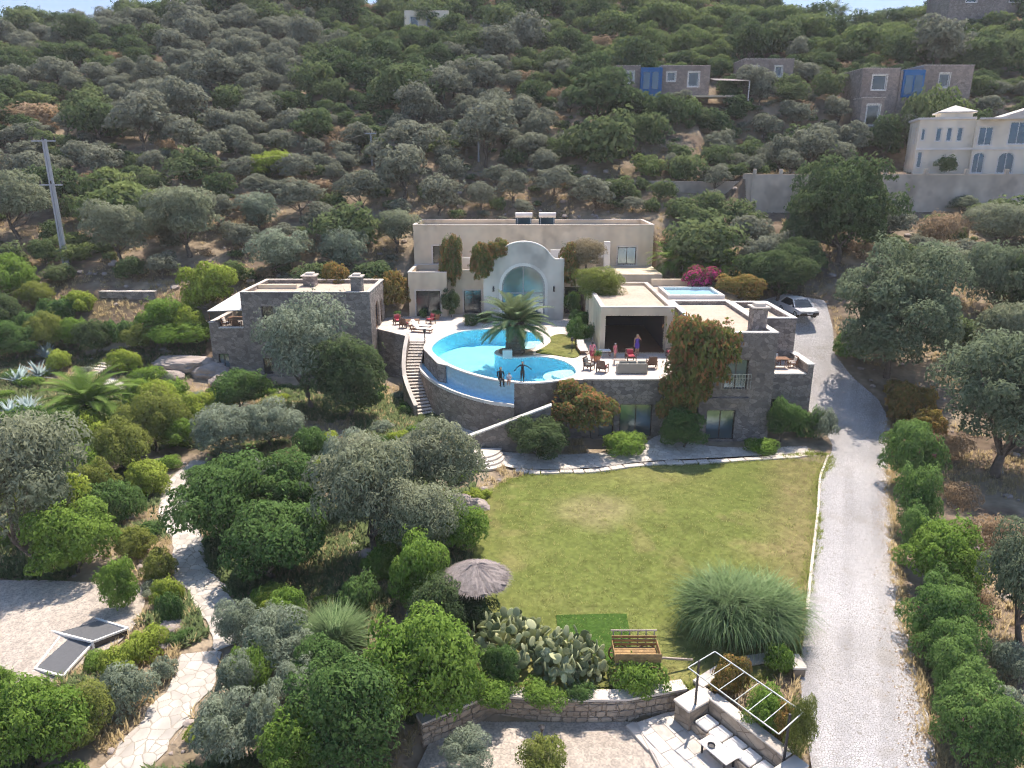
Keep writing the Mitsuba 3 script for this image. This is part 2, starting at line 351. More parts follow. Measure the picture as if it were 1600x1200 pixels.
# level pad of the white villa, behind its retaining wall
_pad = np.clip((GX - 25.0) / 2.0, 0, 1)[:, None] * ((GY >= 87) * np.clip((108 - GY) / 8.0, 0, 1))[None, :]
_g = _g * (1 - _pad) + np.clip(_g, 17.3, 17.6) * _pad
_RGI = RegularGridInterpolator((GX, GY), _g, bounds_error=False, fill_value=None)
def ground_z(x, y):
    x, y = np.clip(x, -169.9, 189.9), np.clip(y, -59.9, 299.9)
    r = _RGI(np.stack([np.asarray(x, float), np.asarray(y, float)], -1))
    return r if np.ndim(x) else float(np.ravel(r)[0])
def draped(poly, step, dz, extra=None):
    """a sheet over the ground inside the polygon, dz above it"""
    x0, y0, x1, y1 = poly.bounds
    pts = []
    for g in geoms(poly):
        for ring in [g.exterior, *g.interiors]:
            n = max(4, int(ring.length / step))
            pts += [ring.interpolate(i / n, normalized=True).coords[0] for i in range(n)]
    xs, ys = np.meshgrid(np.arange(x0, x1, step), np.arange(y0, y1, step))
    q = np.stack([xs.ravel(), ys.ravel()], -1)
    inside = shapely.contains_xy(poly.buffer(-step * .4), q[:, 0], q[:, 1])
    P = np.vstack([np.array(pts), q[inside]])
    from scipy.spatial import Delaunay
    tri = Delaunay(P).simplices
    c = P[tri].mean(1)
    tri = tri[shapely.contains_xy(poly, c[:, 0], c[:, 1])]
    a = np.cross(P[tri[:, 1]] - P[tri[:, 0]], P[tri[:, 2]] - P[tri[:, 0]])
    tri[a < 0] = tri[a < 0][:, ::-1]
    z = (ground_z(P[:, 0], P[:, 1]) if extra is None else extra(P[:, 0], P[:, 1])) + dz
    return trimesh.Trimesh(np.column_stack([P, z]), tri, process=False)

# ------------------------------------------------------------------ the ground
gx = np.concatenate([-np.geomspace(3000, 175, 14), np.arange(-170, -60, 2.5), np.arange(-60, 70, 1.0), np.arange(70, 190, 2.5), np.geomspace(195, 3000, 14)])
gy = np.concatenate([-np.geomspace(3000, 65, 12), np.arange(-60, 14, 3.0), np.arange(14, 180, 1.0), np.arange(180, 300, 6.0), np.geomspace(306, 3000, 12)])
MX, MY = np.meshgrid(gx, gy, indexing='ij')
MZ = ground_z(MX.ravel(), MY.ravel()).reshape(MX.shape)
rough = np.clip((MY - 70) / 25, 0.12, 1) * (MY < 330)
MZ = MZ + (meshkit.fbm(np.stack([MX * .22, MY * .22, MX * 0], -1), 4, 5) - .5) * 1.1 * rough * np.where((MX > 23) & (MX < 80) & (MY > 84) & (MY < 103), 0.1, 1.0)
MZ = np.where(MY > 300, np.minimum(MZ, 12), MZ)
# the sunken gravel court below the lawn wall
COURT = Polygon([(-3.6, 10), (-3.4, 19.6), (-2.9, 21.5), (-.9, 22.6), (2.2, 22.3), (4.2, 22.35), (6.6, 22.9), (7.2, 22.7), (9.75, 19.0), (9.4, 10)])
inside = shapely.contains_xy(COURT.buffer(.3), MX.ravel(), MY.ravel()).reshape(MX.shape)
MZ = np.where(inside, np.minimum(MZ, -1.3), MZ)
POOL = Polygon(spline([(-6.45, 57.0), (-6.25, 60.3), (-4.9, 63.3), (-3.1, 64.5), (-1.2, 64.6), (.6, 64.2), (2.2, 62.8), (2.7, 60.6), (2.1, 58.4), (1.2, 57.3), (-.6, 57.7), (-1.4, 56.4), (-.9, 55.2), (.4, 54.7), (1.6, 55.0), (2.9, 54.7), (3.95, 53.6), (4.6, 51.8), (4.45, 49.9), (3.2, 48.75), (1.4, 48.2), (.2, 48.4), (-1.3, 49.1), (-3.3, 50.9), (-5.1, 53.5)], 5)).buffer(0)
inside = shapely.contains_xy(POOL.buffer(1.6), MX.ravel(), MY.ravel()).reshape(MX.shape) | ((MX > -9) & (MX < 21) & (MY > 49.5) & (MY < 68)) & ~((MX > 17.5) & (MY > 59)) | ((MX > -23) & (MX < 3) & (MY > 62.5) & (MY < 70)) | ((MX > -10) & (MX < 14.5) & (MY > 68.5) & (MY < 83))
MZ = np.where(inside, np.minimum(MZ, .2), MZ)
nx, ny = MX.shape
idx = np.arange(nx * ny).reshape(nx, ny)
gf = np.stack([idx[:-1, :-1], idx[1:, :-1], idx[1:, 1:], idx[:-1, 1:]], -1).reshape(-1, 4)
structure('ground', (np.stack([MX, MY, MZ], -1).reshape(-1, 3), gf), 'soil', True)
# a far hill beyond the ridge
fx, fy = np.meshgrid(np.linspace(-420, 120, 60), np.linspace(420, 900, 30), indexing='ij')
fz = 20 + 96 * np.exp(-((fx + 105) / 95) ** 2 - ((fy - 600) / 150) ** 2) + 10 * meshkit.fbm(np.stack([fx * .03, fy * .03, fx * 0], -1), 4, 3)
fi = np.arange(fx.size).reshape(fx.shape)
structure('hills', (np.stack([fx, fy, fz], -1).reshape(-1, 3), np.stack([fi[:-1, :-1], fi[1:, :-1], fi[1:, 1:], fi[:-1, 1:]], -1).reshape(-1, 4)), 'far_scrub', True)

LAWN = Polygon(spline([(-1.15, 40.0), (1.4, 42.5), (5.3, 42.7), (8.7, 43.7), (13.9, 44.3), (21.0, 45.4), (18.7, 41.2), (16.3, 35.2), (14.1, 30.7), (12.5, 27.6), (11.1, 24.4), (9.4, 23.5), (7.2, 23.2), (5.8, 23.1), (3.6, 23.0), (1.2, 22.9), (-.9, 23.4), (-1.4, 27.0), (-2.0, 33.8)], 5)).buffer(0)
structure('lawn', draped(LAWN, .8, 0, lambda x, y: .02 + .05 * meshkit.fbm(np.stack([x * .5, y * .5, x * 0], -1), 3, 2)), 'lawn_grass', True)
structure('turf_patch', draped(Polygon([(2.0, 25.4), (1.9, 27.5), (5.0, 27.6), (4.9, 25.3), (4.3, 24.2), (3.2, 24.3)]), .5, 0, lambda x, y: .065 + .03 * meshkit.fbm(np.stack([x, y, x * 0], -1), 2, 4)), 'turf_fresh', True)
DRIVE = Polygon([(9.3, 10), (9.9, 19.2), (10.6, 22.1), (11.3, 24.2), (13.1, 28.1), (14.8, 31.9), (17.3, 37.4), (19.4, 42.2), (21.9, 46.4), (22.2, 49.0), (21.9, 52.0), (21.7, 56), (21.7, 61), (21.9, 66), (25.5, 67.5), (28.6, 66), (27.6, 61.5), (26.4, 58.0), (26.6, 55), (27.4, 52), (27.1, 49.5), (25.2, 45.0), (22.2, 39.0), (19.0, 31.9), (16.8, 26.7), (15.4, 22.8), (14.0, 19.2), (13, 10)])
structure('driveway', draped(DRIVE, .7, .05), 'cobble', True)
# pale kerb stones along the lawn side of the drive
k = structure('kerb', tube([(9.2, 10, .0), (9.4, 10.1, .0)], .05), 'cap_stone')
line = LineString([(13.0, 27.9), (14.7, 31.7), (17.2, 37.2), (19.3, 42.1), (21.3, 45.6)])
rng = random.Random(4)
s = 0
while s < line.length - .5:
    L = rng.uniform(.4, .6)
    a, b = np.array(line.interpolate(s).coords[0]), np.array(line.interpolate(s + L - .02).coords[0])
    z = float(ground_z(*a)) + .07
    part(k, 'stone', bar((*a, z), (*b, z + rng.uniform(-.01, .01)), .13, .16), 'cap_stone')
    s += L

# garden paths
PATHS = [([(-20.6, 45.2), (-21.0, 42.2), (-20.2, 39.6), (-18.9, 37.3), (-17.4, 35.0), (-16.2, 32.4), (-14.4, 30.2), (-12.9, 28.2), (-11.7, 26.3)], .78),
         ([(-12.91, 25.89), (-12.57, 24.25), (-12.74, 22.51), (-12.95, 20.95), (-13.21, 19.56)], .85),
         ([(-31.5, 66.3), (-34.4, 64.9), (-37.6, 63.6)], .8), ([(-34.2, 58.8), (-32.0, 57.6)], .7)]
for pts, hw in PATHS:
    pg = LineString(spline(pts, 6, False)).buffer(hw, cap_style=2)
    pg = Polygon([(x + .12 * math.sin(7 * x + 3 * y), y + .12 * math.sin(5 * y)) for x, y in pg.exterior.coords]).buffer(0)
    structure('path', draped(pg, .45, .04), 'flagstone', True)
# gravel court at lower left
LOT = Polygon(spline([(-40, 30.0), (-26, 31.5), (-20.6, 31.2), (-17.6, 30.6), (-16.6, 27.2), (-17.5, 25.4), (-18.7, 23.0), (-21, 21.7), (-26, 20.0), (-40, 19)], 4)).buffer(0)
structure('gravel_yard', draped(LOT, .9, .05), 'gravel', True)
structure('gravel_court', ext(COURT, -.97, -.93), 'gravel')

# stairs-side landing and the pale walk along the house front
WALK = Polygon(spline([(-7.6, 53.4), (-5.6, 52.6), (-4.3, 50.2), (-2.7, 47.4), (-1.6, 45.4), (-.4, 43.6), (1.4, 43.2), (5.2, 43.4), (8.8, 44.4), (13.9, 45.0), (21.4, 46.0), (21.6, 46.7), (14.5, 46.6), (11.5, 47.6), (10.5, 48.4), (8.2, 46.2), (5.0, 45.6), (2.0, 45.5), (-1.2, 46.2), (-2.2, 48.6), (-3.3, 49.8), (-6.4, 53.7)], 4)).buffer(0)
structure('garden_walk', draped(WALK, .6, .09, lambda x, y: np.interp(y, [42.5, 44.5, 46.5, 47.6, 50, 54], [.0, .04, .12, .35, .45, .5])), 'flagstone', True)
# slabs edging the walk against the lawn, some of them broken and missing
edge = LineString(spline([(.2, 42.9), (1.6, 42.7), (5.3, 42.95), (8.7, 43.95), (13.9, 44.5), (21.2, 45.7)], 8, False))
rng = random.Random(8)
s = 0
k = thing('slab_edging', 'row of pale stone slabs between the lawn and the walk along the stone house', 'edging')
while s < edge.length - .8:
    L = rng.uniform(.7, 1.5)
    a, b = np.array(edge.interpolate(s).coords[0]), np.array(edge.interpolate(s + L - .05).coords[0])
    d = (b - a) / np.linalg.norm(b - a); m = (a + b) / 2 + np.array([-d[1], d[0]]) * rng.uniform(-.05, .05)
    sl = moved(rbox(np.linalg.norm(b - a), rng.uniform(.42, .62), .14, .02), m[0], m[1], .09, math.degrees(math.atan2(d[1], d[0])) + rng.uniform(-2, 2))
    part(k, 'slab', sl, 'cap_stone')
    s += L
# round steps at the end of the walk
k = thing('round_steps', 'three curved pale stone steps beside the low end of the stair wall', 'steps')
for i in range(4):
    c = Point(-2.4 + .22 * i, 45.9 - .5 * i).buffer(1.7 - .12 * i, 24).intersection(sbox(-3.2 + .3 * i, 40, 2.5, 45.9 - .4 * i))
    part(k, 'step', ext(c, .0, .46 - .11 * i), 'cap_stone')

# ------------------------------------------------------------------ terrace
TERR = Polygon([(-12.2, 64.8), (-8.9, 61.7), (-8.65, 60.0), (-7.35, 60.0), (-7.2, 57.5), (-5.6, 53.0), (0, 48.9), (4.9, 48.72), (13.0, 48.72), (13.0, 56.0), (18.0, 56), (18, 60), (7.0, 60), (6.9, 69.0), (5.0, 76.0), (-10.0, 76), (-10.2, 70.4), (-12.2, 69.8)]).difference(POOL.buffer(.28))
TERR = max(geoms(TERR), key=lambda g: g.area)
PALMBED = Point(.25, 56.0).buffer(.75)
body = TERR.difference(sbox(5.6, 40, 18.5, 56.2))
k = key('terrace')
scene[k] = mikit.ply(ext(TERR, 4.36, 4.42), 'terrace_paving'); labels[k] = {'kind': 'structure'}
part(k, 'retaining_wall', ext(body.buffer(-.05), -.3, 4.36), 'wall_stone')
part(k, 'edge_coping', ext(sbox(5.0, 48.66, 13.0, 49.0), 4.42, 4.48), 'white_paint')
structure('terrace_lawn', ext(Polygon(spline([(1.9, 56.2), (3.3, 55.4), (4.9, 54.6), (5.6, 57), (5.8, 60.8), (4.4, 62.5), (3.4, 61.6), (3.2, 59.5), (2.6, 57.8)], 5)), 4.42, 4.47), 'lawn_grass')

# ------------------------------------------------------------------ pool
pool = thing('swimming_pool', 'kidney-shaped turquoise infinity pool with a stone outer wall, set into the terrace', 'swimming pool')
part(pool, 'basin_floor', ext(POOL.buffer(.1), 2.9, 3.02), 'pool_tile')
part(pool, 'basin_wall', ext(POOL.buffer(.14).difference(POOL), 3.02, 4.34), 'pool_tile')
part(pool, 'water', (lambda m: (np.array(m.vertices), np.array(m.faces)))(draped(POOL, .5, 0, lambda x, y: np.full(len(x), 4.33))), 'water', True)
part(pool, 'coping', ext(POOL.buffer(.30).difference(POOL.buffer(-.02)), 4.34, 4.44), 'white_paint')
ARC = sbox(-12, 40, .15, 58.2)
part(pool, 'overflow_face', ext(POOL.buffer(.26).difference(POOL.buffer(.14)).intersection(ARC), 2.9, 4.34), 'pool_tile_wall')
part(pool, 'overflow_channel', ext(POOL.buffer(.85).difference(POOL.buffer(.26)).intersection(ARC), 2.90, 2.98), 'pool_tile_wall')
part(pool, 'channel_rim', ext(POOL.buffer(1.05).difference(POOL.buffer(.85)).intersection(ARC), 2.85, 3.06), 'white_paint')
part(pool, 'outer_wall', ext(POOL.buffer(1.03).intersection(ARC), -.4, 2.85), 'pool_stone')
part(pool, 'outer_wall', ext(POOL.buffer(.26).intersection(sbox(.16, 40, 6, 53)), -.4, 2.88), 'pool_stone')
part(pool, 'outer_wall', ext(POOL.buffer(.26).difference(POOL.buffer(.14)).intersection(sbox(.16, 40, 6, 53)), 2.88, 4.34), 'pool_stone')
part(pool, 'entry_step', ext(POOL.buffer(-.05).intersection(Point(4.0, 51.0).buffer(1.75)), 3.02, 3.95), 'pool_tile_pale')
part(pool, 'entry_step', ext(POOL.buffer(-.05).intersection(Point(4.1, 51.0).buffer(1.2)), 3.951, 4.15), 'pool_tile_pale')
part(pool, 'entry_step', ext(POOL.buffer(-.05).intersection(Point(2.1, 60.3).buffer(1.5)), 3.02, 4.0), 'pool_tile_pale')
part(pool, 'spout_block', moved(rbox(.75, .4, .75, .04), -.35, 54.85, 4.65), 'white_paint')
structure('palm_bed', ext(Polygon(spline([(-.75, 57.3), (-1.05, 56.3), (-.6, 55.45), (.4, 55.1), (1.6, 55.5), (1.5, 56.9), (.6, 57.2)], 5)), 3.0, 4.5), 'soil')

# stairs from the terrace down beside the pool wall
k = thing('pool_stair', 'long flight of narrow stone steps curving down beside the round pool wall', 'stairs')
cl = spline([(-7.98, 60.0), (-8.0, 57.8), (-7.75, 55.6), (-7.2, 54.0), (-6.55, 52.6)], 12, False)
cll = LineString(cl)
N = 23
for i in range(N):
    a, b = np.array(cll.interpolate(i / N, True).coords[0]), np.array(cll.interpolate((i + 1) / N, True).coords[0])
    d = b - a; L = np.linalg.norm(d); d /= L; ang = math.degrees(math.atan2(d[1], d[0])) - 90
    z = 4.36 - (i + .5) * (3.86 / N); m = (a + b) / 2
    part(k, 'tread', moved(rbox(1.25, L + .03, .07, .01), m[0], m[1], z, ang), 'cap_stone')
    part(k, 'riser_block', moved(rbox(1.21, L * .98, max(z + .3, .3), .005), m[0] - d[0] * .04, m[1] - d[1] * .04, (z - .3) / 2 - .035, ang), 'pool_stone')
for side, off, name in ((-1, .78, 'parapet'), (1, .74, 'parapet')):
    v, prof = [], []
    for t in np.linspace(0, 1, 24):
        a = np.array(cll.interpolate(t, True).coords[0]); b = np.array(cll.interpolate(min(t + .02, 1), True).coords[0]) if t < .98 else a
        if t >= .98: d = dl
        else: d = (b - a) / np.linalg.norm(b - a)
        dl = d; nrm = np.array([-d[1], d[0]]) * side
        prof.append((a + nrm * off, nrm, 4.4 - 3.86 * t + .75))
    def ribbon(w0, w1, zb, zt):
        ps = []
        for c, nrm, z in prof:
            A, B = c - nrm * w0, c + nrm * w1
            ps += [(*A, zb if zb is not None else z - .001), (*B, zb if zb is not None else z - .001), (*B, z + zt), (*A, z + zt)]
        f = []
        for i in range(len(prof) - 1):
            o = i * 4
            for q in range(4):
                r = (q + 1) % 4
                f += [[o + q, o + r, o + 4 + r], [o + q, o + 4 + r, o + 4 + q]]
        e = (len(prof) - 1) * 4
        f += [[0, 2, 1], [0, 3, 2], [e, e + 1, e + 2], [e, e + 2, e + 3]]
        m = trimesh.Trimesh(np.array(ps), np.array(f), process=False); m.fix_normals()
        return m
    if side == -1:
        part(k, 'parapet', ribbon(.12, .12, -.3, 0), 'pool_stone'); part(k, 'parapet_cap', ribbon(.16, .16, None, .06), 'cap_stone')

# sloping wall in front of the pool
k = thing('stair_wall', 'dark stone wall with a sloping white cap in front of the pool wall', 'wall')
m = trimesh.creation.extrude_polygon(Polygon([(-2.95, -.3), (-2.95, 1.05), (2.6, 3.3), (2.6, -.3)]), .4)
def standup(m, y0):
    v = np.array(m.vertices); m = trimesh.Trimesh(np.column_stack([v[:, 0], y0 + v[:, 2], v[:, 1]]), np.array(m.faces)[:, ::-1], process=False); return m
part(k, 'wall', standup(m, 46.2), 'wall_stone')
part(k, 'cap', bar((-3.0, 46.4, 1.10), (2.65, 46.4, 3.36), .5, .09), 'white_paint')

# ------------------------------------------------------------------ buildings
def block(parent, x0, x1, y0, y1, z0, z1, m='wall_stone', parapet=.4, openings=(), cap='cap_stone', deck='roof_deck', pw=.28, name='wall'):
    """a storey with openings cut 0.25 m deep: (face, a0, a1, z0, z1, arch, style). face f = front (towards -y), r = +x, l = -x"""
    s = cube3(x0, x1, y0, y1, z0, z1)
    if parapet: s -= cube3(x0 + pw, x1 - pw, y0 + pw, y1 - pw, z1 - parapet, z1 + 1)
    for o in openings:
        face, a0, a1, b0, b1, arch = o[:6]
        pg = opening(a0, a1, b0, b1, arch)
        c = ext3(pg, -.25, .5)
        s -= m3.Manifold(to_face(c, face, x0, x1, y0))
    part(parent, name, s, m)
    if parapet:
        c = cube3(x0 - .04, x1 + .04, y0 - .04, y1 + .04, z1, z1 + .07) - cube3(x0 + pw + .03, x1 - pw - .03, y0 + pw + .03, y1 - pw - .03, z1 - 1, z1 + 1)
        part(parent, 'wall_cap', c, cap)
        part(parent, 'roof_deck', box(x0 + pw + .004, x1 - pw - .004, y0 + pw + .004, y1 - pw - .004, z1 - parapet, z1 - parapet + .03), deck)
    for o in openings: window(parent, o, x0, x1, y0)
def opening(a0, a1, b0, b1, arch):
    pg = sbox(a0, b0, a1, b1)
    if arch:
        r = (a1 - a0) / 2
        pg = sbox(a0, b0, a1, b1 - r * arch).union(Polygon([((a0 + a1) / 2 + r * math.cos(t), b1 - r * arch + r * arch * math.sin(t)) for t in np.linspace(0, math.pi, 24)])).buffer(.001)
    return pg
def to_face(m, face, x0, x1, y0):
    """local (a, z, outward) -> world, as a manifold mesh"""
    m = tm(m) if not isinstance(m, trimesh.Trimesh) else m
    a, z, n = np.array(m.vertices).T
    if face == 'f': v = np.column_stack([a, y0 - n, z]); flip = False
    elif face == 'r': v = np.column_stack([x1 + n, a, z]); flip = False
    else: v = np.column_stack([x0 - n, a, z]); flip = True
    f = np.array(m.faces)
    M = trimesh.Trimesh(v, f[:, ::-1] if flip else f, process=False)
    if M.volume < 0: M.invert()
    return m3.Mesh(np.asarray(M.vertices, np.float32), np.asarray(M.faces, np.uint32))
def face_mesh(pg, n0, n1, face, x0, x1, y0):
    q = to_face(ext(pg, n0, n1), face, x0, x1, y0)
    return trimesh.Trimesh(np.array(q.vert_properties, float), np.array(q.tri_verts), process=False)
def window(parent, o, x0, x1, y0):
    face, a0, a1, b0, b1, arch, st = o
    if st.get('none'): return
    pg = opening(a0, a1, b0, b1, arch)
    fw = st.get('fw', .07)
    bars = [pg.difference(pg.buffer(-fw))]
    nv = st.get('v', 2)
    for i in range(1, nv): bars.append(sbox(a0 + (a1 - a0) * i / nv - fw * .45, b0, a0 + (a1 - a0) * i / nv + fw * .45, b1).intersection(pg))
    for t in st.get('h', ()): bars.append(sbox(a0, b0 + (b1 - b0) * t - fw * .45, a1, b0 + (b1 - b0) * t + fw * .45).intersection(pg))
    fr = shapely.union_all(bars)
    w = key(parent + '__' + ('door' if st.get('door') else 'window'))
    scene[w] = mikit.ply(turned(face_mesh(fr, -.22, -.15, face, x0, x1, y0)), st.get('frame', 'frame_dark'))
    panes = pg.buffer(-.02).difference(fr.buffer(-.012))
    for g in geoms(panes):
        if g.area > .02: part(w, 'pane', face_mesh(g, -.205, -.185, face, x0, x1, y0), st.get('glass', 'glass_dark'))
    if st.get('trim', True):
        tr = pg.buffer(st.get('tw', .14), join_style=2).difference(pg)
        if st.get('door'): tr = tr.intersection(sbox(a0 - 1, b0, a1 + 1, b1 + 1))
        part(w, 'trim', face_mesh(tr, -.03, .035, face, x0, x1, y0), st.get('trim_mat', 'cap_stone'))
DOOR = dict(door=True, v=2, h=(.78,))
WIN = dict(v=2)

# --- main house: tall arched hall, long upper block behind, lower blocks at its sides
H = thing('main_house', 'tan house with a tall arched window under a curved gable behind the pool', 'house')
block(H, -10.1, 14.5, 76.0, 83.0, 4.0, 12.7, 'plaster_tan', .45, [
    ('f', -8.15, -6.75, 8.8, 10.6, 0, dict(v=1, glass='glass_dark', trim_mat='cap_stone')),
    ('f', 10.9, 12.8, 8.7, 10.5, 0, dict(v=2, glass='glass_teal', trim_mat='cap_stone'))], deck='roof_deck')
block(H, -10.0, -6.3, 70.2, 75.99, 4.0, 8.7, 'plaster_tan', .5, [('f', -9.3, -6.95, 4.45, 6.95, 0, dict(DOOR))], cap='cap_stone')
block(H, -6.29, -2.71, 71.6, 75.99, 4.0, 8.7, 'plaster_tan', .5, [('f', -4.75, -3.05, 4.45, 6.75, 0, dict(DOOR, glass='glass_dark'))])
block(H, 4.86, 8.2, 71.6, 75.99, 4.0, 9.6, 'plaster_tan', .5, [('f', 5.2, 7.6, 4.45, 7.1, 0, dict(DOOR))])
part(H, 'terrace_wall', box(3.9, 9.3, 74.6, 74.85, 9.6, 10.4), 'white_paint')
part(H, 'terrace_pillar', box(9.3, 9.9, 74.4, 75.0, 8.6, 11.2), 'white_paint')
part(H, 'terrace_wall', box(-5.0, -3.4, 73.2, 73.45, 8.7, 9.8), 'white_paint')
part(H, 'roof_slab', box(8.21, 14.45, 70.2, 75.99, 7.6, 8.55), 'plaster_tan')
part(H, 'wall', box(8.21, 14.4, 70.6, 75.98, 4.0, 7.6), 'plaster_tan')
# the gable front: shoulders, ogee and round top
gab = [(-2.7, 4.0)]
gab += [(-2.7, 10.15), (-1.95, 10.15)]
for t in np.linspace(0, 1, 10): gab.append((-1.95 + .62 * t, 10.15 + .48 * (t ** 2.2)))
for t in np.linspace(math.radians(158), math.radians(22), 26): gab.append((1.1 + 2.55 * math.cos(t), 10.0 + 1.75 * math.sin(t)))
for t in np.linspace(1, 0, 10): gab.append((4.15 - .62 * t, 10.15 + .48 * (t ** 2.2)))
gab += [(4.9, 10.15), (4.9, 4.0)]
G_ = Polygon(gab).buffer(0)
AW = opening(-.95, 3.1, 4.7, 9.55, 1.0)
gm = ext3(G_, -.45, 0) - ext3(AW, -.25, .5)
part(H, 'gable_wall', trimesh.Trimesh(*(lambda q: (np.array(q.vert_properties, float), np.array(q.tri_verts)))(to_face(gm, 'f', 0, 0, 68.7)), process=False), 'plaster_cream')
capline = [p for p in gab[1:-1]]
part(H, 'gable_cap', face_mesh(LineString(capline).buffer(.09, cap_style=2).difference(G_.buffer(-.004)), -.50, .06, 'f', 0, 0, 68.7), 'white_paint')
window(H, ('f', -.95, 3.1, 4.7, 9.55, 1.0, dict(v=2, h=(.28, .47), fw=.13, glass='glass_teal', frame='frame_grey', tw=.28, trim_mat='white_paint')), 0, 0, 68.7)
part(H, 'hall_wall', box(-2.6, 4.8, 69.16, 76.5, 4.0, 9.3), 'plaster_cream')
for x in (-1.75, 3.95):
    w = part(H, 'wall_lamp', moved(rbox(.16, .18, .5, .03), x, 68.6, 7.4), 'metal_dark')
for x, lab in ((1.25, 'left'), (3.75, 'right')):
    s = thing('solar_water_heater', 'white solar water tank on the main house roof, %s of the two' % lab, 'water heater', None)
    c = trimesh.creation.cylinder(.28, 1.8, sections=20); c = rotm(c, 90, [0, 1, 0])
    part(s, 'tank', moved(c, x, 79.2, 13.5), 'white_paint', 40)
    part(s, 'collector', moved(rotm(rbox(1.7, .08, 1.3, .01), 35, [1, 0, 0]), x, 80.2, 12.95), 'glass_blue')
    for dx in (-.7, .7):
        part(s, 'leg', bar((x + dx, 79.2, 12.25), (x + dx, 79.2, 13.3), .05), 'galvanised')

# --- stone house on the right, lower storey under the terrace
S = thing('stone_house', 'grey stone house with flat tan roofs and a wide dark open room', 'house')
block(S, 5.62, 13.0, 48.72, 56.2, -.3, 4.355, 'wall_stone', 0, [('f', 6.15, 7.2, .15, 2.6, 0, dict(door=True, v=1, glass='glass_teal', trim=False)), ('f', 7.6, 9.9, .15, 2.6, 0, dict(door=True, v=2, glass='glass_teal', trim=False))])
block(S, 13.01, 18.0, 48.2, 60.2, -.3, 7.85, 'wall_stone', .30, [
    ('f', 13.6, 15.6, .15, 2.35, 0, dict(door=True, v=2, glass='glass_teal', trim=False, frame='frame_dark')),
    ('f', 14.6, 16.2, 3.9, 6.0, 0, dict(v=2, glass='glass_teal', trim=False))], pw=.35, cap='white_paint')
part(S, 'stone_band', box(12.9, 16.4, 47.98, 48.19, 2.9, 3.3), 'wall_stone')
part(S, 'balcony_rail', cat([bar((14.4, 48.05, 5.0), (16.4, 48.05, 5.0), .05), bar((14.4, 48.05, 4.7), (16.4, 48.05, 4.7), .02), *[bar((x, 48.05, 3.9), (x, 48.05, 5.0), .025) for x in np.arange(14.4, 16.5, .2)]]), 'metal_pale')
block(S, 18.01, 21.2, 53.4, 60.2, 0, 7.75, 'wall_stone', .45, [('f', 18.2, 19.3, 4.6, 6.8, 0, dict(door=True, v=1, glass='glass_teal', trim=False, frame='frame_white'))], pw=.35, cap='white_paint')
block(S, 18.01, 21.4, 49.9, 53.38, -.3, 4.45, 'wall_stone', 0, [('f', 18.6, 19.5, 1.3, 2.6, 0, dict(v=1, trim=False))])
part(S, 'balcony_floor', box(18.05, 21.0, 50.25, 53.38, 4.45, 4.50), 'terrace_paving')
part(S, 'balcony_parapet', box(21.0, 21.4, 49.9, 53.39, 4.46, 5.15), 'wall_stone')
part(S, 'balcony_cap', box(20.94, 21.46, 49.84, 53.39, 5.15, 5.23), 'white_paint')
part(S, 'balcony_cap', box(18.02, 20.93, 49.86, 50.24, 4.46, 4.54), 'white_paint')
# open living room: roof, side walls, back wall and lintel
pav = cube3(6.92, 12.62, 55.9, 68.0, 4.42, 8.1) - cube3(7.3, 12.1, 55.0, 66.0, 4.5, 7.45) - cube3(7.2, 12.3, 56.3, 67.7, 7.86, 9)
part(S, 'room_wall', pav, 'plaster_tan')
part(S, 'wall_cap', cube3(6.88, 12.66, 55.86, 68.04, 8.1, 8.16) - cube3(7.23, 12.27, 56.33, 67.67, 8, 9), 'cap_stone')
part(S, 'roof_deck', box(7.204, 12.296, 56.304, 67.696, 7.86, 7.89), 'roof_deck')
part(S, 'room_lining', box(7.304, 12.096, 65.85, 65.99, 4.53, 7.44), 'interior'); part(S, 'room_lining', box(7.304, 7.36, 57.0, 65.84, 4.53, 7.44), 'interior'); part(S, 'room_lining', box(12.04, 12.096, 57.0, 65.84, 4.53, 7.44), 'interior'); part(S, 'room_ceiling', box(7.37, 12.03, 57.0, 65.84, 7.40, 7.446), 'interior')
part(S, 'room_floor', box(7.304, 12.096, 55.95, 65.99, 4.5, 4.52), 'wood_brown')
part(S, 'roof_deck', box(12.67, 18.0, 60.25, 67.9, 7.5, 7.84), 'roof_deck')
part(S, 'wall', box(12.67, 18.0, 60.25, 67.8, 3.5, 7.5), 'wall_stone')
part(S, 'roof_parapet', box(12.9, 18.0, 67.4, 67.75, 7.841, 8.5), 'plaster_tan')
# chimney
part(S, 'chimney', moved(rbox(1.0, 1.0, 1.7, .03), 17.15, 50.1, 8.40), 'wall_stone')
part(S, 'chimney_cap', cat([tm(moved(rbox(1.25, 1.25, .12, .02), 17.15, 50.1, 9.31)), tm(moved(rbox(.75, .75, .22, .04), 17.15, 50.1, 9.48))]), 'cap_stone')
# roof plunge pool
rp = thing('roof_pool', 'small white-rimmed plunge pool on the roof behind the tan roof deck', 'swimming pool')
part(rp, 'coping', cube3(13.1, 17.9, 60.9, 65.3, 7.85, 8.18) - cube3(13.4, 17.6, 61.2, 65.0, 7.9, 9), 'white_paint')
part(rp, 'basin_floor', box(13.41, 17.59, 61.21, 64.99, 7.9, 7.92), 'pool_tile_wall')
part(rp, 'water', (np.array([(13.4, 61.2, 8.1), (17.6, 61.2, 8.1), (17.6, 65, 8.1), (13.4, 65, 8.1)]), np.array([[0, 1, 2], [0, 2, 3]])), 'water')

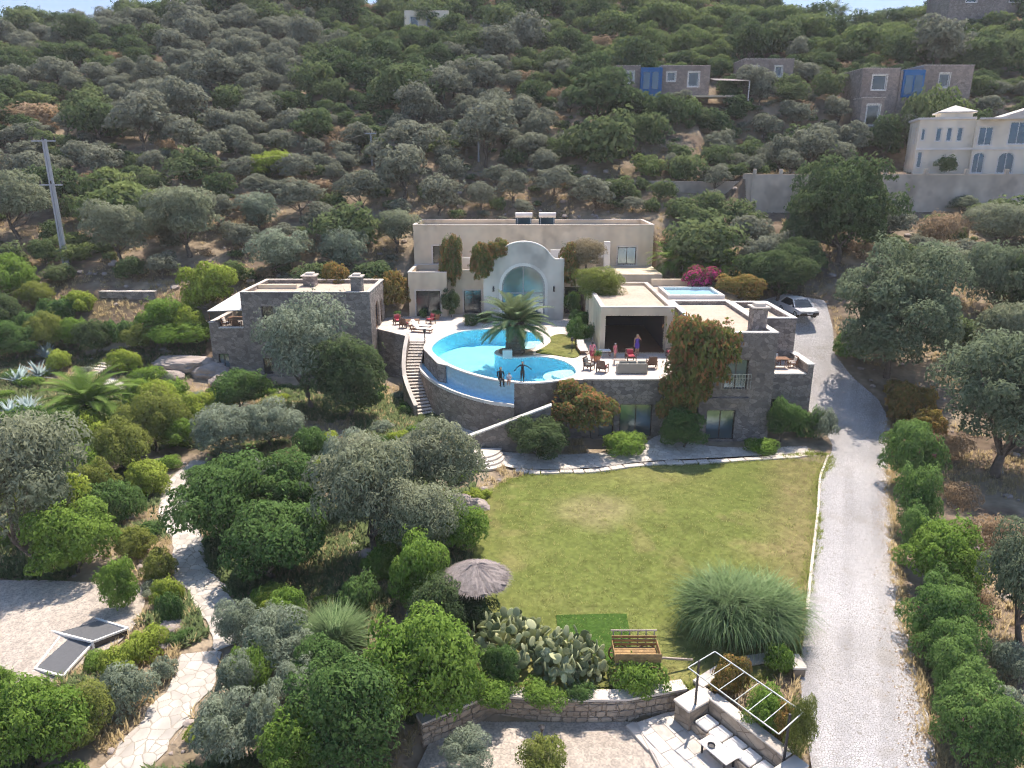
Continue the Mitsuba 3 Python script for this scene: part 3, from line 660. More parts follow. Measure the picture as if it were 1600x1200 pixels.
# --- stone annex on the left
A = thing('stone_annex', 'low grey stone annex with a flat roof behind the very large olive tree', 'house')
block(A, -23.3, -12.2, 62.1, 69.2, -.2, 8.2, 'wall_stone', .35, [
    ('f', -21.6, -20.6, 5.2, 7.0, 0, dict(v=1, trim=False)), ('f', -21.9, -21.1, .9, 2.4, 0, dict(v=1, trim=False)),
    ('r', 64.3, 66.2, 4.45, 6.9, .9, dict(door=True, v=2, trim=False, frame='wood_brown')),
    ('r', 66.9, 68.2, 4.45, 6.7, .9, dict(door=True, v=1, trim=False, frame='wood_brown'))], cap='cap_stone')
part(A, 'roof_parapet', box(-23.0, -19.5, 65.8, 66.1, 7.88, 8.25), 'plaster_tan')
block(A, -26.4, -23.31, 62.4, 67.0, -.2, 4.75, 'wall_stone', 0, [('f', -25.9, -25.0, .2, 2.7, 0, dict(door=True, v=2, trim=False, glass='glass_teal'))])
part(A, 'balcony_parapet', cube3(-26.4, -23.31, 62.4, 67.0, 4.76, 5.5) - cube3(-26.05, -23.0, 62.75, 67.2, 4.7, 6) - cube3(-25.6, -23.0, 62, 63, 5.0, 6), 'wall_stone')
part(A, 'balcony_cap', cube3(-26.45, -26.0, 62.35, 67.0, 5.5, 5.57), 'cap_stone')
part(A, 'balcony_cap', cube3(-25.6, -23.31, 62.35, 62.8, 5.01, 5.08), 'white_paint')
part(A, 'awning', (np.array([(-26.5, 62.6, 6.5), (-23.3, 62.6, 6.6), (-23.3, 65.6, 7.7), (-24.6, 65.6, 7.7), (-26.5, 62.6, 6.44), (-23.3, 62.6, 6.54), (-23.3, 65.6, 7.64), (-24.6, 65.6, 7.64)]),
     np.array([[0, 1, 2], [0, 2, 3], [4, 6, 5], [4, 7, 6], [0, 4, 5], [0, 5, 1], [0, 3, 7], [0, 7, 4]])), 'fabric_white', label='white sloping awning over the balcony')
part(A, 'awning_pole', bar((-26.4, 62.7, 5.5), (-26.4, 62.7, 6.45), .06), 'wood_brown')
for x, y, w, h in ((-13.4, 63.0, .95, 1.5), (-18.7, 67.6, 1.1, .9)):
    c = part(A, 'chimney', moved(rbox(w, w, h, .03), x, y, 7.9 + h / 2), 'wall_stone')
    part(c, 'cap', cat([tm(moved(rbox(w * 1.25, w * 1.25, .12, .02), x, y, 7.97 + h)), tm(moved(rbox(w * .7, w * .7, .2, .04), x, y, 8.12 + h))]), 'cap_stone')

# ------------------------------------------------------------------ vegetation
def leaf_mesh(pos, nor, out, size, aspect, rng, uv, mat_, soft=.6, bend=0.0):
    """one diamond-shaped leaf (two triangles) at each position; nor: its own normal, out: the crown's outward direction for soft shading"""
    n = len(pos)
    r = rng.normal(size=(n, 3))
    a = np.cross(nor, r); a /= np.linalg.norm(a, axis=1, keepdims=True) + 1e-9
    b = np.cross(nor, a)
    L = (size * (.65 + .7 * rng.random(n)))[:, None]; W_ = L * aspect
    v = np.stack([pos - a * L, pos - b * W_ + nor * L * .15, pos + a * L, pos + b * W_ + nor * L * .15], 1).reshape(-1, 3)
    i = np.arange(n)[:, None] * 4
    f = np.concatenate([i + [0, 1, 2], i + [0, 2, 3]], 0)
    sgn = np.sign((nor * out).sum(1, keepdims=True)); sgn[sgn == 0] = 1
    nn = nor * sgn * (1 - soft) + out * soft
    nn /= np.linalg.norm(nn, axis=1, keepdims=True) + 1e-9
    return (v, f, np.repeat(nn, 4, 0), np.repeat(uv, 4, 0))
def leaf_ply(parts, mat_):
    V, F_, N_, U, o = [], [], [], [], 0
    for v, f, n, u in parts:
        V.append(v); F_.append(f + o); N_.append(n); U.append(u); o += len(v)
    path = meshkit.write_ply((np.vstack(V), np.vstack(F_)), False, np.vstack(U), None, normals=np.vstack(N_))
    return {'type': 'ply', 'filename': path, 'face_normals': False, 'bsdf': {'type': 'ref', 'id': mat_}}
def unit(rng, n):
    d = rng.normal(size=(n, 3)); return d / np.linalg.norm(d, axis=1, keepdims=True)
def crown(seed, h, base, clumps, leaves, size, aspect, mat_, cr=.36, flat=1.0, spread=.72, upness=.35, droop=0.0, soft=.6, inner=.25):
    """crown of radius 1 from height base*h to h: leaf clumps over a lumpy ellipsoid, leaves on and inside every clump"""
    rng = np.random.default_rng(seed)
    c0, hz = np.array([0, 0, h * (base + 1) / 2]), h * (1 - base) / 2
    k = int(clumps * (1 - inner))
    d = unit(rng, clumps * 3); d = d[d[:, 2] > -.75][:clumps]
    # spread the clumps: relax apart
    for _ in range(12):
        df = d[:, None] - d[None]; q = (df ** 2).sum(-1) + np.eye(len(d)) * 9
        d = d + .03 * (df / (q[..., None] ** 1.2)).sum(1) / 3; d /= np.linalg.norm(d, axis=1, keepdims=True)
    rad = spread * (.66 + .56 * rng.random(len(d))); rad[k:] *= .45
    cs = c0 + d * rad[:, None] * np.array([1, 1, hz]) 
    rr = cr * (.55 + .85 * rng.random(len(d)))
    cs[:, 2] = np.clip(cs[:, 2], h * base + rr * .5 * hz, h - rr * .6 * flat)
    w = rr ** 2; w /= w.sum()
    ci = rng.choice(len(cs), leaves, p=w)
    ld = unit(rng, leaves); ld[:, 2] = np.where(ld[:, 2] < -.2, -ld[:, 2] * (rng.random(leaves) < .75) + ld[:, 2] * 1e-3, ld[:, 2])
    ld /= np.linalg.norm(ld, axis=1, keepdims=True) + 1e-9
    lump = .72 + .5 * meshkit.fbm(ld * 2.3 + ci[:, None] * 3.1, 3, seed)
    pr = rr[ci] * lump * np.where(rng.random(leaves) < .25, .4 + .6 * rng.random(leaves), .88 + .2 * rng.random(leaves))
    # shoots: short sprays of leaves that break the outline
    ns = max(8, clumps * 2); sd = unit(rng, ns); sd[:, 2] = np.abs(sd[:, 2]) * .9 + .1; sc = rng.integers(len(cs), size=ns)
    sm = np.where(rng.random(leaves) < .07)[0]; si = rng.integers(ns, size=len(sm))
    ci[sm] = sc[si]; ld[sm] = sd[si] + .16 * unit(rng, len(sm)); ld[sm] /= np.linalg.norm(ld[sm], axis=1, keepdims=True)
    pr[sm] = rr[ci[sm]] * (.8 + .75 * rng.random(len(sm)))
    pos = cs[ci] + ld * pr[:, None] * np.array([1, 1, min(1.0, .55 + .45 * hz) * flat])
    pos[:, 2] = np.maximum(pos[:, 2], size * .3)
    nor = ld * .8 + unit(rng, leaves) * .75 + np.array([0, 0, upness]); nor /= np.linalg.norm(nor, axis=1, keepdims=True)
    co = (pos - c0) / np.array([1, 1, hz]); co /= np.linalg.norm(co, axis=1, keepdims=True) + 1e-9
    out = ld * .65 + co * .45 + np.array([0, 0, .1]); out /= np.linalg.norm(out, axis=1, keepdims=True)
    cv = rng.random(len(cs))
    uv = np.stack([rng.random(leaves), np.clip(cv[ci] + rng.normal(size=leaves) * .08, 0, 1)], -1)
    return leaf_ply([leaf_mesh(pos, nor, out, size, aspect, rng, uv, mat_, soft)], mat_), cs
def trunk(seed, cs, h, base, r, lean=.12, limbs=7, mat_='bark'):
    rng = np.random.default_rng(seed + 77)
    th = max(h * base * .9, .18 * h)
    top = np.array([rng.normal() * lean, rng.normal() * lean, th])
    ms = [tube([(0, 0, -.15), (top[0] * .2, top[1] * .2, th * .3), tuple(top * [.65, .65, .7]), tuple(top)], [r * 1.35, r * 1.0, r * .85, r * .72], 7)]
    for c in cs[rng.permutation(len(cs))[:limbs]]:
        mid = top * .5 + c * .5 + rng.normal(size=3) * .05 - np.array([0, 0, .06])
        ms.append(tube([tuple(top - [0, 0, th * .12]), tuple(mid), tuple(c)], [r * .5, r * .3, r * .1], 5))
    return mikit.ply(cat(ms), mat_, True)
PROTO = {}
def proto(kind, n, seed, h, base, clumps, leaves, size, aspect, mat_, tr=.06, **kw):
    PROTO[kind] = []
    for i in range(n):
        hh = h * (1 + .12 * ((i * 7 + seed) % 3 - 1))
        cp, cs = crown(seed + i * 13, hh, base, clumps, leaves, size, aspect, mat_, **kw)
        g = {'type': 'shapegroup'}
        if tr: g['trunk'] = trunk(seed + i, cs, hh, base, tr)
        g['crown' if tr else 'foliage'] = cp
        gid = '%s_form_%d' % (kind, i + 1)
        scene[gid] = g
        PROTO[kind].append((gid, hh))
_vr = np.random.default_rng(11)
def plant(kind, name, x, y, z, r, h, label=None, cat_=None, group=None, var=None, k=None):
    gid, hp = PROTO[kind][int(_vr.integers(len(PROTO[kind]))) if var is None else var % len(PROTO[kind])]
    if k is None: k = thing(name, label, cat_, group)
    sq = math.exp(.16 * (2 * _vr.random() - 1))
    tw = T().translate([x, y, z - .05]).rotate([0, 0, 1], float(_vr.random() * 360)).scale([r * sq, r / sq, h / hp])
    scene[k] = {'type': 'instance', 'group': {'type': 'ref', 'id': gid}, 'to_world': tw}
    return k
# kinds: hillside forms are light, garden forms carry many small leaves
proto('olive', 4, 101, 1.75, .20, 26, 3200, .068, .50, 'leaf_olive', .055, cr=.34)
proto('scrub', 4, 201, 1.4, .02, 22, 2800, .066, .60, 'leaf_scrub', 0, cr=.38)
proto('darktree', 3, 301, 1.6, .10, 26, 3200, .065, .60, 'leaf_dark', .06, cr=.36)
proto('drybush', 2, 351, 1.0, .0, 14, 1000, .085, .45, 'leaf_dry', 0, cr=.4)
proto('limebush', 2, 371, 1.1, .0, 18, 2200, .072, .6, 'leaf_midgreen', 0, cr=.38)
proto('olive_near', 3, 401, 1.55, .24, 34, 15000, .036, .36, 'leaf_olive_near', .06, cr=.30)
leaf('leaf_grey_green', (.100, .138, .078), (.155, .195, .118), (.19, .22, .15), .5)
proto('silver_olive', 1, 431, 1.55, .2, 36, 16000, .034, .36, 'leaf_silver', .06, cr=.30)
proto('olive_dark', 2, 441, 1.6, .2, 40, 20000, .033, .38, 'leaf_grey_green', .07, cr=.30)
proto('silver', 2, 451, 1.2, .08, 26, 11000, .042, .34, 'leaf_silver', .04, cr=.32)
proto('citrus', 3, 501, 1.35, .10, 34, 17000, .034, .55, 'leaf_citrus', .05, cr=.31)
proto('bright', 3, 551, 1.25, .06, 32, 15000, .036, .50, 'leaf_bright', .04, cr=.31)
proto('lime', 2, 601, 1.05, .02, 24, 9000, .046, .50, 'leaf_lime', 0, cr=.33)
proto('feathery', 3, 651, 1.35, .05, 30, 11000, .044, .30, 'leaf_yellowgreen', .04, cr=.31)
proto('dense', 3, 701, 1.45, .08, 42, 21000, .030, .55, 'leaf_dark', .05, cr=.30)
proto('bigtree', 1, 751, 1.75, .07, 64, 34000, .027, .45, 'leaf_grey_green', .05, cr=.25, spread=.78)
proto('ball', 2, 801, 1.35, .0, 60, 9000, .040, .60, 'leaf_yellowgreen', 0, cr=.24, spread=.82, inner=.1)
proto('greenball', 1, 811, 1.3, .0, 60, 9000, .040, .60, 'leaf_scrub', 0, cr=.24, spread=.82, inner=.1)
proto('oleander', 3, 851, 1.25, .0, 26, 11000, .046, .36, 'leaf_oleander', 0, cr=.33)
proto('boug', 3, 901, 1.15, .0, 30, 11000, .042, .62, 'leaf_bougainvillea', 0, cr=.30)
proto('orange', 2, 951, 1.0, .0, 26, 9000, .046, .60, 'leaf_orange', 0, cr=.32)
proto('pink', 1, 981, .9, .0, 22, 7000, .055, .62, 'leaf_bougainvillea_pink', 0, cr=.32)
proto('low', 3, 1001, .7, .0, 22, 5000, .055, .42, 'leaf_bright', 0, cr=.34)
proto('lowgrey', 2, 1051, .8, .0, 20, 5000, .055, .36, 'leaf_silver', 0, cr=.34)
proto('lowgreen', 2, 1071, .8, .0, 20, 5000, .055, .45, 'leaf_citrus', 0, cr=.34)
proto('lowyellow', 2, 1081, .7, .0, 20, 5000, .055, .45, 'leaf_lime', 0, cr=.34)
proto('drynear', 2, 1091, .8, .0, 16, 2600, .06, .3, 'leaf_dry', 0, cr=.4)

GARDEN = [
    ('olive_near', -24.24, 33.18, -0.73, 3.37, 8.29, 'large grey olive tree at the left edge beside the gravel yard'),
    ('lime', -25.3, 36.42, -0.67, 1.96, 3.54, 'tall lime yellow shrub just right of the leftmost olive trunk'),
    ('bright', -21.7, 32.19, -0.69, 2.08, 3.69, 'bright green shrub at the foot of the leftmost olive tree'),
    ('feathery', -25.1, 43.6, -0.38, 1.97, 3.51, 'feathery dark yellow-green shrub right of the garden palm'),
    ('feathery', -24.52, 46.9, -0.17, 1.99, 4.38, 'taller feathery yellow-green tree behind the head of the flagstone path'),
    ('ball', -19.4, 33.47, -0.61, 0.96, 1.74, 'larger clipped round bush left of the flagstone path'),
    ('ball', -17.22, 31.46, -0.59, 0.78, 1.54, 'smaller clipped round bush beside the flagstone path'),
    ('lowyellow', -15.9, 29.29, -0.6, 0.71, 1.32, 'low yellow-green mound below the two clipped bushes'),
    ('lowgreen', -15.03, 27.87, -0.61, 0.57, 1.42, 'low dark green mound at the bend of the earth path'),
    ('bright', -17.85, 29.05, -0.66, 0.88, 2.62, 'thin young green tree at the corner of the gravel yard'),
    ('citrus', -15.13, 34.65, -0.47, 2.55, 4.68, 'dark glossy citrus tree just right of the flagstone path'),
    ('citrus', -12.39, 36.96, -0.35, 2.24, 3.81, 'dark glossy citrus tree at the upper right of the citrus group'),
    ('citrus', -11.45, 31.21, -0.44, 2.56, 3.76, 'dark glossy citrus tree in front of the citrus group'),
    ('citrus', -18.4, 40.8, -0.41, 1.57, 1.77, 'low citrus bush at the upper left of the citrus group'),
    ('silver', -19.44, 45.72, -0.16, 2.27, 3.41, 'silvery shrub above the citrus trees, left of the pair'),
    ('silver', -16.62, 47.09, -0.03, 2.1, 3.46, 'silvery shrub above the citrus trees, right of the pair'),
    ('olive_near', -6.9, 32.98, -0.27, 2.77, 6.28, 'grey olive tree left of centre in front of the pool wall'),
    ('olive_near', -4.38, 37.7, -0.15, 2.74, 5.36, 'grey olive tree closest to the pool landing'),
    ('olive_near', -4.56, 31.7, -0.21, 2.12, 4.93, 'grey olive tree above the bright bamboo-like shrubs'),
    ('silver', -9.35, 37.9, -0.25, 1.65, 4.88, 'pale silvery olive shoot between the dark round bush and the olive trees'),
    ('dense', -12.36, 52.16, 0.27, 3.03, 6.3, 'dark broadleaf tree in front of the annex, left of the pool stair'),
    ('silver_olive', -15.77, 54.42, 0.27, 3.9, 8.64, 'very large olive tree standing against the stone annex'),
    ('citrus', -20.97, 53.88, 0.18, 2.12, 3.49, 'dark green bush in front of the left end of the annex'),
    ('lime', -28.51, 68.48, 5.1, 2.68, 4.71, 'bright lime-green shrub behind the annex awning'),
    ('lime', -29.54, 65.73, 3.27, 1.77, 2.94, 'bright lime-green shrub left of the annex balcony'),
    ('bright', -3.07, 33.13, -0.15, 1.71, 2.84, 'bright green bamboo-like shrub beside the lawn'),
    ('bright', -4.32, 28.51, -0.24, 1.51, 3.51, 'bright green bamboo-like shrub left of the thatched parasol'),
    ('bright', -6.16, 30.92, -0.28, 0.92, 1.89, 'small bright green shrub under the grey olive trees'),
    ('bright', -3.39, 22.01, -0.28, 2.05, 3.94, 'bright green leafy tree above the gravel court'),
    ('citrus', -5.56, 20.05, -0.57, 1.96, 3.74, 'dark glossy tree at the bottom centre left of the gravel court'),
    ('bright', -7.04, 19.46, -0.66, 1.18, 2.72, 'bright green bush at the bottom edge right of the earth path'),
    ('silver', -9.33, 24.96, -0.53, 1.49, 2.52, 'grey-green shrub left of the spiky round yucca'),
    ('silver', -11.55, 26.24, -0.56, 1.01, 1.99, 'grey-green shrub on the right bank of the earth path'),
    ('silver', -7.86, 22.46, -0.52, 1.01, 2.07, 'grey-green shrub below the yucca'),
    ('silver', -10.3, 22.95, -0.61, 0.91, 1.97, 'grey-green shrub where the earth path bends'),
    ('silver', -9.62, 20.2, -0.69, 1.23, 2.62, 'grey-green shrub at the bottom right of the earth path'),
    ('silver', -8.31, 20.44, -0.64, 1.0, 2.49, 'grey-green shrub at the bottom edge beside the dark glossy trees'),
    ('bright', -16.28, 20.2, -0.83, 1.65, 3.14, 'leafy green tree at the bottom left corner'),
    ('feathery', -15.14, 21.13, -0.79, 1.25, 2.32, 'feathery green shrub at the bottom left beside the corner tree'),
    ('lowgrey', -14.41, 22.65, -0.73, 1.08, 1.84, 'grey low shrub below the dark tilted panels'),
    ('lowyellow', -15.22, 25.75, -0.67, 0.93, 1.07, 'yellow-green ground shrub right of the dark tilted panels'),
    ('lowyellow', -15.76, 24.82, -0.71, 0.9, 1.02, 'yellow-green ground shrub below the dark tilted panels'),
    ('bright', -19.45, 23.15, -0.85, 0.61, 1.72, 'light green shrub cut off by the left edge'),
    ('silver', -1.46, 19.7, -0.5, 0.91, 1.44, 'grey rosemary-like shrub in the gravel court'),
    ('ball', 1.02, 19.46, -0.5, 0.8, 1.32, 'olive-yellow round shrub at the bottom of the gravel court'),
    ('lowgreen', -13.14, 44.78, -0.09, 1.1, 2.24, 'round dark green shrub between the citrus trees and the dark broadleaf tree'),
    ('feathery', -24.72, 39.42, -0.61, 1.33, 2.86, 'feathery green shrub behind the lime shrub'),
    ('lowgreen', -22.38, 37.46, -0.61, 1.37, 2.17, 'dark green low shrub above the larger clipped bush'),
    ('lime', -22.19, 40.95, -0.5, 1.38, 1.92, 'lime-green low shrub on the left bank of the flagstone path'),
    ('lime', -23.91, 51.32, 0.07, 1.67, 2.49, 'lime-green shrub left of the silvery pair'),
    ('lime', -22.48, 53.24, 0.14, 1.48, 1.97, 'lime-green shrub just above the silvery pair'),
    ('bright', -23.18, 47.39, -0.13, 1.34, 2.34, 'green shrub at the upper end of the flagstone path'),
    ('lime', -33.42, 60.96, 1.55, 1.44, 1.79, 'round lime shrub beside the upper garden steps'),
    ('low', -27.2, 55.6, 0.39, 1.54, 1.87, 'low green plants below the grey rock slope'),
    ('low', -30.57, 59.09, 0.95, 1.22, 1.4, 'low green plants beside the lower garden steps'),
    ('bright', -30.14, 64.94, 2.85, 2.63, 2.34, 'green shrub row left of the annex'),
    ('citrus', -43.16, 61.16, 2.36, 1.94, 3.36, 'dark green shrub at the left edge above the agaves'),
    ('feathery', -41.2, 62.93, 2.85, 1.76, 3.34, 'yellow-green shrub right of the dark one above the agaves'),
    ('bright', -39.19, 63.76, 3.14, 1.44, 2.49, 'bright green shrub left of the grey garden wall'),
    ('dense', -37.01, 62.98, 2.61, 1.71, 3.01, 'dark shrub below the left end of the grey garden wall'),
    ('lowgreen', -35.27, 64.16, 3.05, 1.5, 2.19, 'low dark shrub below the middle of the grey garden wall'),
    ('feathery', -33.31, 63.81, 2.64, 1.58, 2.52, 'yellow-green shrub below the right end of the grey garden wall'),
    ('lowyellow', -38.68, 60.27, 1.86, 1.23, 1.57, 'low yellow-green plants above the upper garden steps'),
    ('lowgreen', -43.51, 64.4, 3.68, 1.45, 2.22, 'dark green shrub below the foot of the tall pole'),
    ('dense', -45.88, 64.75, 3.96, 1.74, 3.49, 'dark tree at the left edge below the tall pole'),
    ('bright', -32.01, 65.34, 3.34, 2.35, 3.54, 'green shrub right of the grey garden wall'),
    ('feathery', -44.51, 67.94, 5.7, 1.87, 2.52, 'yellow-green shrub left of the foot of the tall pole'),
    ('lowyellow', -40.54, 67.55, 5.38, 1.56, 1.99, 'yellow-green plants right of the foot of the tall pole'),
    ('lowgreen', -41.9, 66.27, 4.64, 1.63, 2.19, 'dark green shrub in front of the foot of the tall pole'),
    ('bright', -47.62, 70.16, 6.94, 1.7, 2.44, 'green shrub at the left edge beside the tall pole'),
    ('bright', -47.81, 68.83, 6.25, 2.44, 4.21, 'green shrub at the left edge below the hillside olive'),
    ('lowgreen', -33.48, 48.22, -0.0, 1.81, 2.39, 'dark green plants behind the leftmost olive'),
    ('lowgrey', -15.26, 41.44, -0.3, 1.19, 1.72, 'small grey plant among the citrus trees'),
    ('lowgreen', -6.85, 28.16, -0.35, 1.0, 1.62, 'dark green shrub right of the spiky round yucca'),
    ('dense', -2.95, 26.15, -0.2, 1.47, 2.89, 'dark shrub under the thatched parasol'),
    ('lowgreen', -5.95, 33.57, -0.23, 0.99, 2.17, 'dark undergrowth bush under the grey olive trees'),
    ('lowgrey', -13.75, 24.28, -0.67, 0.53, 0.95, 'grey low plant on the left bank of the earth path'),
    ('low', -10.93, 28.85, -0.48, 1.02, 1.0, 'light green low plants below the citrus group'),
    ('dense', 1.93, 45.32, 0.01, 2.36, 2.94, 'dark green bush at the foot of the sloping stair wall'),
    ('low', 7.56, 45.77, -0.03, 1.55, 1.37, 'bright green low plants in front of the lower windows'),
    ('citrus', 11.61, 46.5, -0.03, 1.53, 3.01, 'dark bush at the foot of the hanging bougainvillea'),
    ('citrus', 18.81, 47.73, 0.21, 1.23, 3.04, 'dark ivy-like shrub at the corner below the balcony'),
    ('lowgreen', 20.41, 47.88, 0.39, 1.35, 2.12, 'dark green shrub under the balcony wall'),
    ('lowgrey', 21.5, 47.24, 0.41, 1.0, 2.32, 'pale grass clump between the balcony wall and the drive'),
    ('low', 16.96, 46.11, 0.01, 1.3, 0.92, 'low green plants along the right end of the walk'),
    ('low', 4.82, 22.95, -0.05, 1.02, 1.07, 'green plants in front of the wooden cart'),
    ('orange', 8.09, 22.75, -0.06, 0.74, 1.52, 'orange-flowered shrub under the upper end of the pergola'),
    ('bright', 8.93, 21.13, -0.2, 0.85, 1.72, 'green climbing shrub under the middle of the pergola'),
    ('orange', 9.33, 20.49, -0.29, 0.55, 1.57, 'orange-tinged shrub under the lower end of the pergola'),
    ('feathery', 9.54, 19.65, -0.41, 0.48, 2.91, 'narrow dark olive-green shrub between the pergola and the drive'),
    ('low', 10.36, 23.98, -0.06, 0.62, 1.15, 'thin pale green plant beside the drive'),
    ('oleander', 24.11, 40.65, 0.07, 1.59, 3.81, 'tall green hedge shrub at the upper end of the drive hedge'),
    ('oleander', 21.42, 34.9, -0.05, 1.36, 3.71, 'second green hedge shrub right of the drive'),
    ('bright', 19.82, 29.49, -0.05, 1.92, 3.59, 'wide bright green shrub right of the drive'),
    ('oleander', 17.29, 25.36, -0.08, 1.3, 2.69, 'pink-flowered oleander below the wide bright green shrub'),
    ('oleander', 16.36, 22.46, -0.09, 1.19, 2.32, 'pink-flowered oleander in the middle of the lower hedge'),
    ('oleander', 15.28, 19.65, -0.17, 1.23, 2.67, 'pink-flowered oleander at the bottom of the drive hedge'),
    ('olive_dark', 29.65, 41.39, 0.39, 4.24, 8.74, 'large olive tree right of the drive with a thick dark trunk'),
    ('olive_dark', 20.82, 25.56, -0.08, 1.77, 5.41, 'dark olive tree at the right edge'),
    ('bigtree', 29.23, 54.72, 2.8, 5.3, 10.11, 'tallest grey-green tree, shading the drive beside the house'),
    ('orange', 28.24, 49.4, 1.27, 1.84, 2.62, 'yellow-orange shrub at the bend of the drive'),
    ('orange', 28.05, 46.36, 0.76, 1.31, 2.27, 'yellow-orange shrub above the drive hedge'),
    ('olive_near', 39.06, 65.88, 6.8, 2.92, 5.16, 'olive tree right of the tallest tree on the slope'),
    ('olive_near', 37.32, 52.45, 2.47, 2.65, 6.33, 'olive tree behind the large olive with the thick trunk'),
    ('scrub', 36.13, 56.98, 3.76, 2.06, 3.64, 'green bush between the tallest tree and the large olive'),
    ('scrub', 33.57, 44.88, 0.87, 1.48, 3.54, 'green bush at the right edge beside the thick trunk'),
    ('olive_near', 49.1, 74.34, 9.81, 3.55, 5.01, 'grey olive on the bare slope below the right end of the long wall'),
    ('olive_near', 50.05, 83.63, 13.26, 1.79, 2.07, 'small bush under the long wall near the right edge'),
    ('olive_dark', 41.58, 62.58, 5.72, 3.63, 6.87, 'olive tree behind the tallest tree, near the right edge'),
    ('dense', 43.37, 60.47, 5.06, 2.44, 6.45, 'dark tree at the right edge behind the large olive'),
    ('drynear', 28.11, 43.7, 0.47, 1.45, 1.74, 'dry brown shrub under the large olive right of the drive'),
    ('drynear', 25.51, 38.05, 0.09, 1.1, 1.4, 'rust-brown dry shrub right of the drive hedge'),
    ('lowgrey', 17.48, 21.62, -0.1, 0.92, 1.22, 'grey dry shrub at the right edge'),
    ('lowgreen', 27.55, 57.37, 3.66, 1.56, 2.09, 'dark shrub at the foot of the tallest tree'),
    ('drynear', 44.32, 76.4, 10.53, 2.64, 3.21, 'red-brown bush on the bare slope below the long wall'),
    ('dense', 32.64, 73.45, 9.28, 4.74, 9.64, 'big round dark tree in front of the long retaining wall'),
    ('dense', 29.59, 74.83, 9.74, 2.6, 4.73, 'dark tree left of the big round one'),
    ('dense', 24.35, 66.32, 6.71, 3.23, 4.93, 'dark tree behind the roof of the stone house'),
    ('dense', 27.34, 69.96, 7.91, 2.76, 3.91, 'dark tree above the parked car'),
    ('dense', 22.72, 67.75, 7.05, 2.39, 3.84, 'dark tree behind the roof pool'),
    ('olive_near', -39.61, 74.68, 8.8, 3.26, 6.48, 'olive tree with a bent trunk on bare soil, right of the tall pole'),
    ('olive_near', -33.39, 76.5, 9.4, 3.93, 6.87, 'full olive tree on bare soil behind the lime-green shrub'),
    ('olive_near', -52.83, 79.65, 10.84, 3.79, 7.05, 'olive tree at the left edge on bare soil'),
    ('silver', -23.42, 74.29, 7.86, 3.42, 4.58, 'silvery round tree behind the annex'),
    ('silver', -17.14, 75.37, 8.03, 2.7, 4.21, 'palest silvery tree behind the right end of the annex'),
    ('scrub', -17.19, 78.57, 9.63, 3.41, 4.93, 'green rounded tree behind the silvery pair'),
    ('silver', -27.87, 82.01, 11.64, 2.47, 3.89, 'silvery tree on the slope above the annex'),
    ('olive_near', -12.32, 78.86, 9.57, 2.57, 4.33, 'olive tree touching the left end of the main house'),
    ('lime', -29.46, 94.01, 17.18, 3.56, 2.79, 'yellow-green bush on the slope above the annex'),
    ('low', -0.71, 22.46, -0.11, 0.95, 0.82, 'green plants hanging over the left part of the court wall'),
    ('low', 1.18, 22.41, -0.07, 0.83, 0.55, 'green plants along the court wall below the prickly pears'),
    ('lowgreen', 2.49, 22.51, -0.07, 0.53, 0.6, 'dark plants along the court wall beside the cart'),
    ('citrus', -0.37, 23.34, -0.08, 0.73, 1.64, 'dark green shrub growing through the middle of the prickly pears'),
    ('bright', -2.22, 22.06, -0.21, 1.05, 2.19, 'bright green shrub between the leafy tree and the prickly pears'),
    ('bright', -9.73, 27.23, -0.49, 0.97, 1.72, 'bright green shrub among the grey shrubs above the yucca'),
    ('lime', -10.94, 28.41, -0.49, 0.86, 1.12, 'lime-green shrub below the citrus group'),
    ('bright', -10.02, 23.54, -0.59, 0.99, 1.87, 'green shrub among the grey shrubs right of the earth path'),
    ('citrus', -7.37, 23.39, -0.47, 1.35, 1.99, 'dark green shrub below the spiky round yucca'),
    ('lime', -27.93, 45.42, -0.27, 1.72, 3.19, 'lime-green shrub left of the feathery tree'),
    ('bright', -27.24, 41.88, -0.49, 1.6, 2.57, 'green shrub behind the tall lime yellow one'),
    ('lime', -26.52, 51.81, 0.14, 1.69, 3.01, 'lime-green shrub above the feathery tree'),
    ('bright', -29.03, 54.08, 0.39, 1.5, 2.59, 'bright green shrub right of the garden palm'),
    ('dense', -1.69, 26.74, -0.13, 1.16, 1.94, 'dark shrub just right of the thatched parasol pole'),
    ('oleander', 19.86, 31.7, -0.05, 1.18, 2.94, 'green hedge bush in the gap above the wide bright green shrub'),
    ('oleander', 18.71, 27.52, -0.07, 1.33, 2.52, 'green hedge bush just below the wide bright green shrub'),
    ('oleander', 16.85, 23.83, -0.09, 1.12, 2.29, 'leafy hedge bush between the two upper pink-flowered oleanders'),
    ('oleander', 15.85, 20.88, -0.12, 1.06, 2.24, 'leafy hedge bush between the two lower pink-flowered oleanders'),
    ('oleander', 16.05, 19.36, -0.15, 0.95, 2.04, 'leafy bush right of the bottom end of the drive hedge'),
    ('oleander', 25.69, 44.44, 0.37, 1.26, 2.44, 'narrow hedge bush at the very top of the drive hedge'),
    ('drynear', 24.58, 33.08, 0.04, 1.3, 1.79, 'dry brush in the shade under the large olive right of the drive'),
    ('drynear', 20.26, 27.77, -0.06, 0.84, 1.27, 'dry brush between the drive hedge and the dark olive at the right edge'),
    ('lowgrey', 19.13, 23.64, -0.09, 0.86, 1.44, 'grey brush at the right edge below the dark olive'),
]
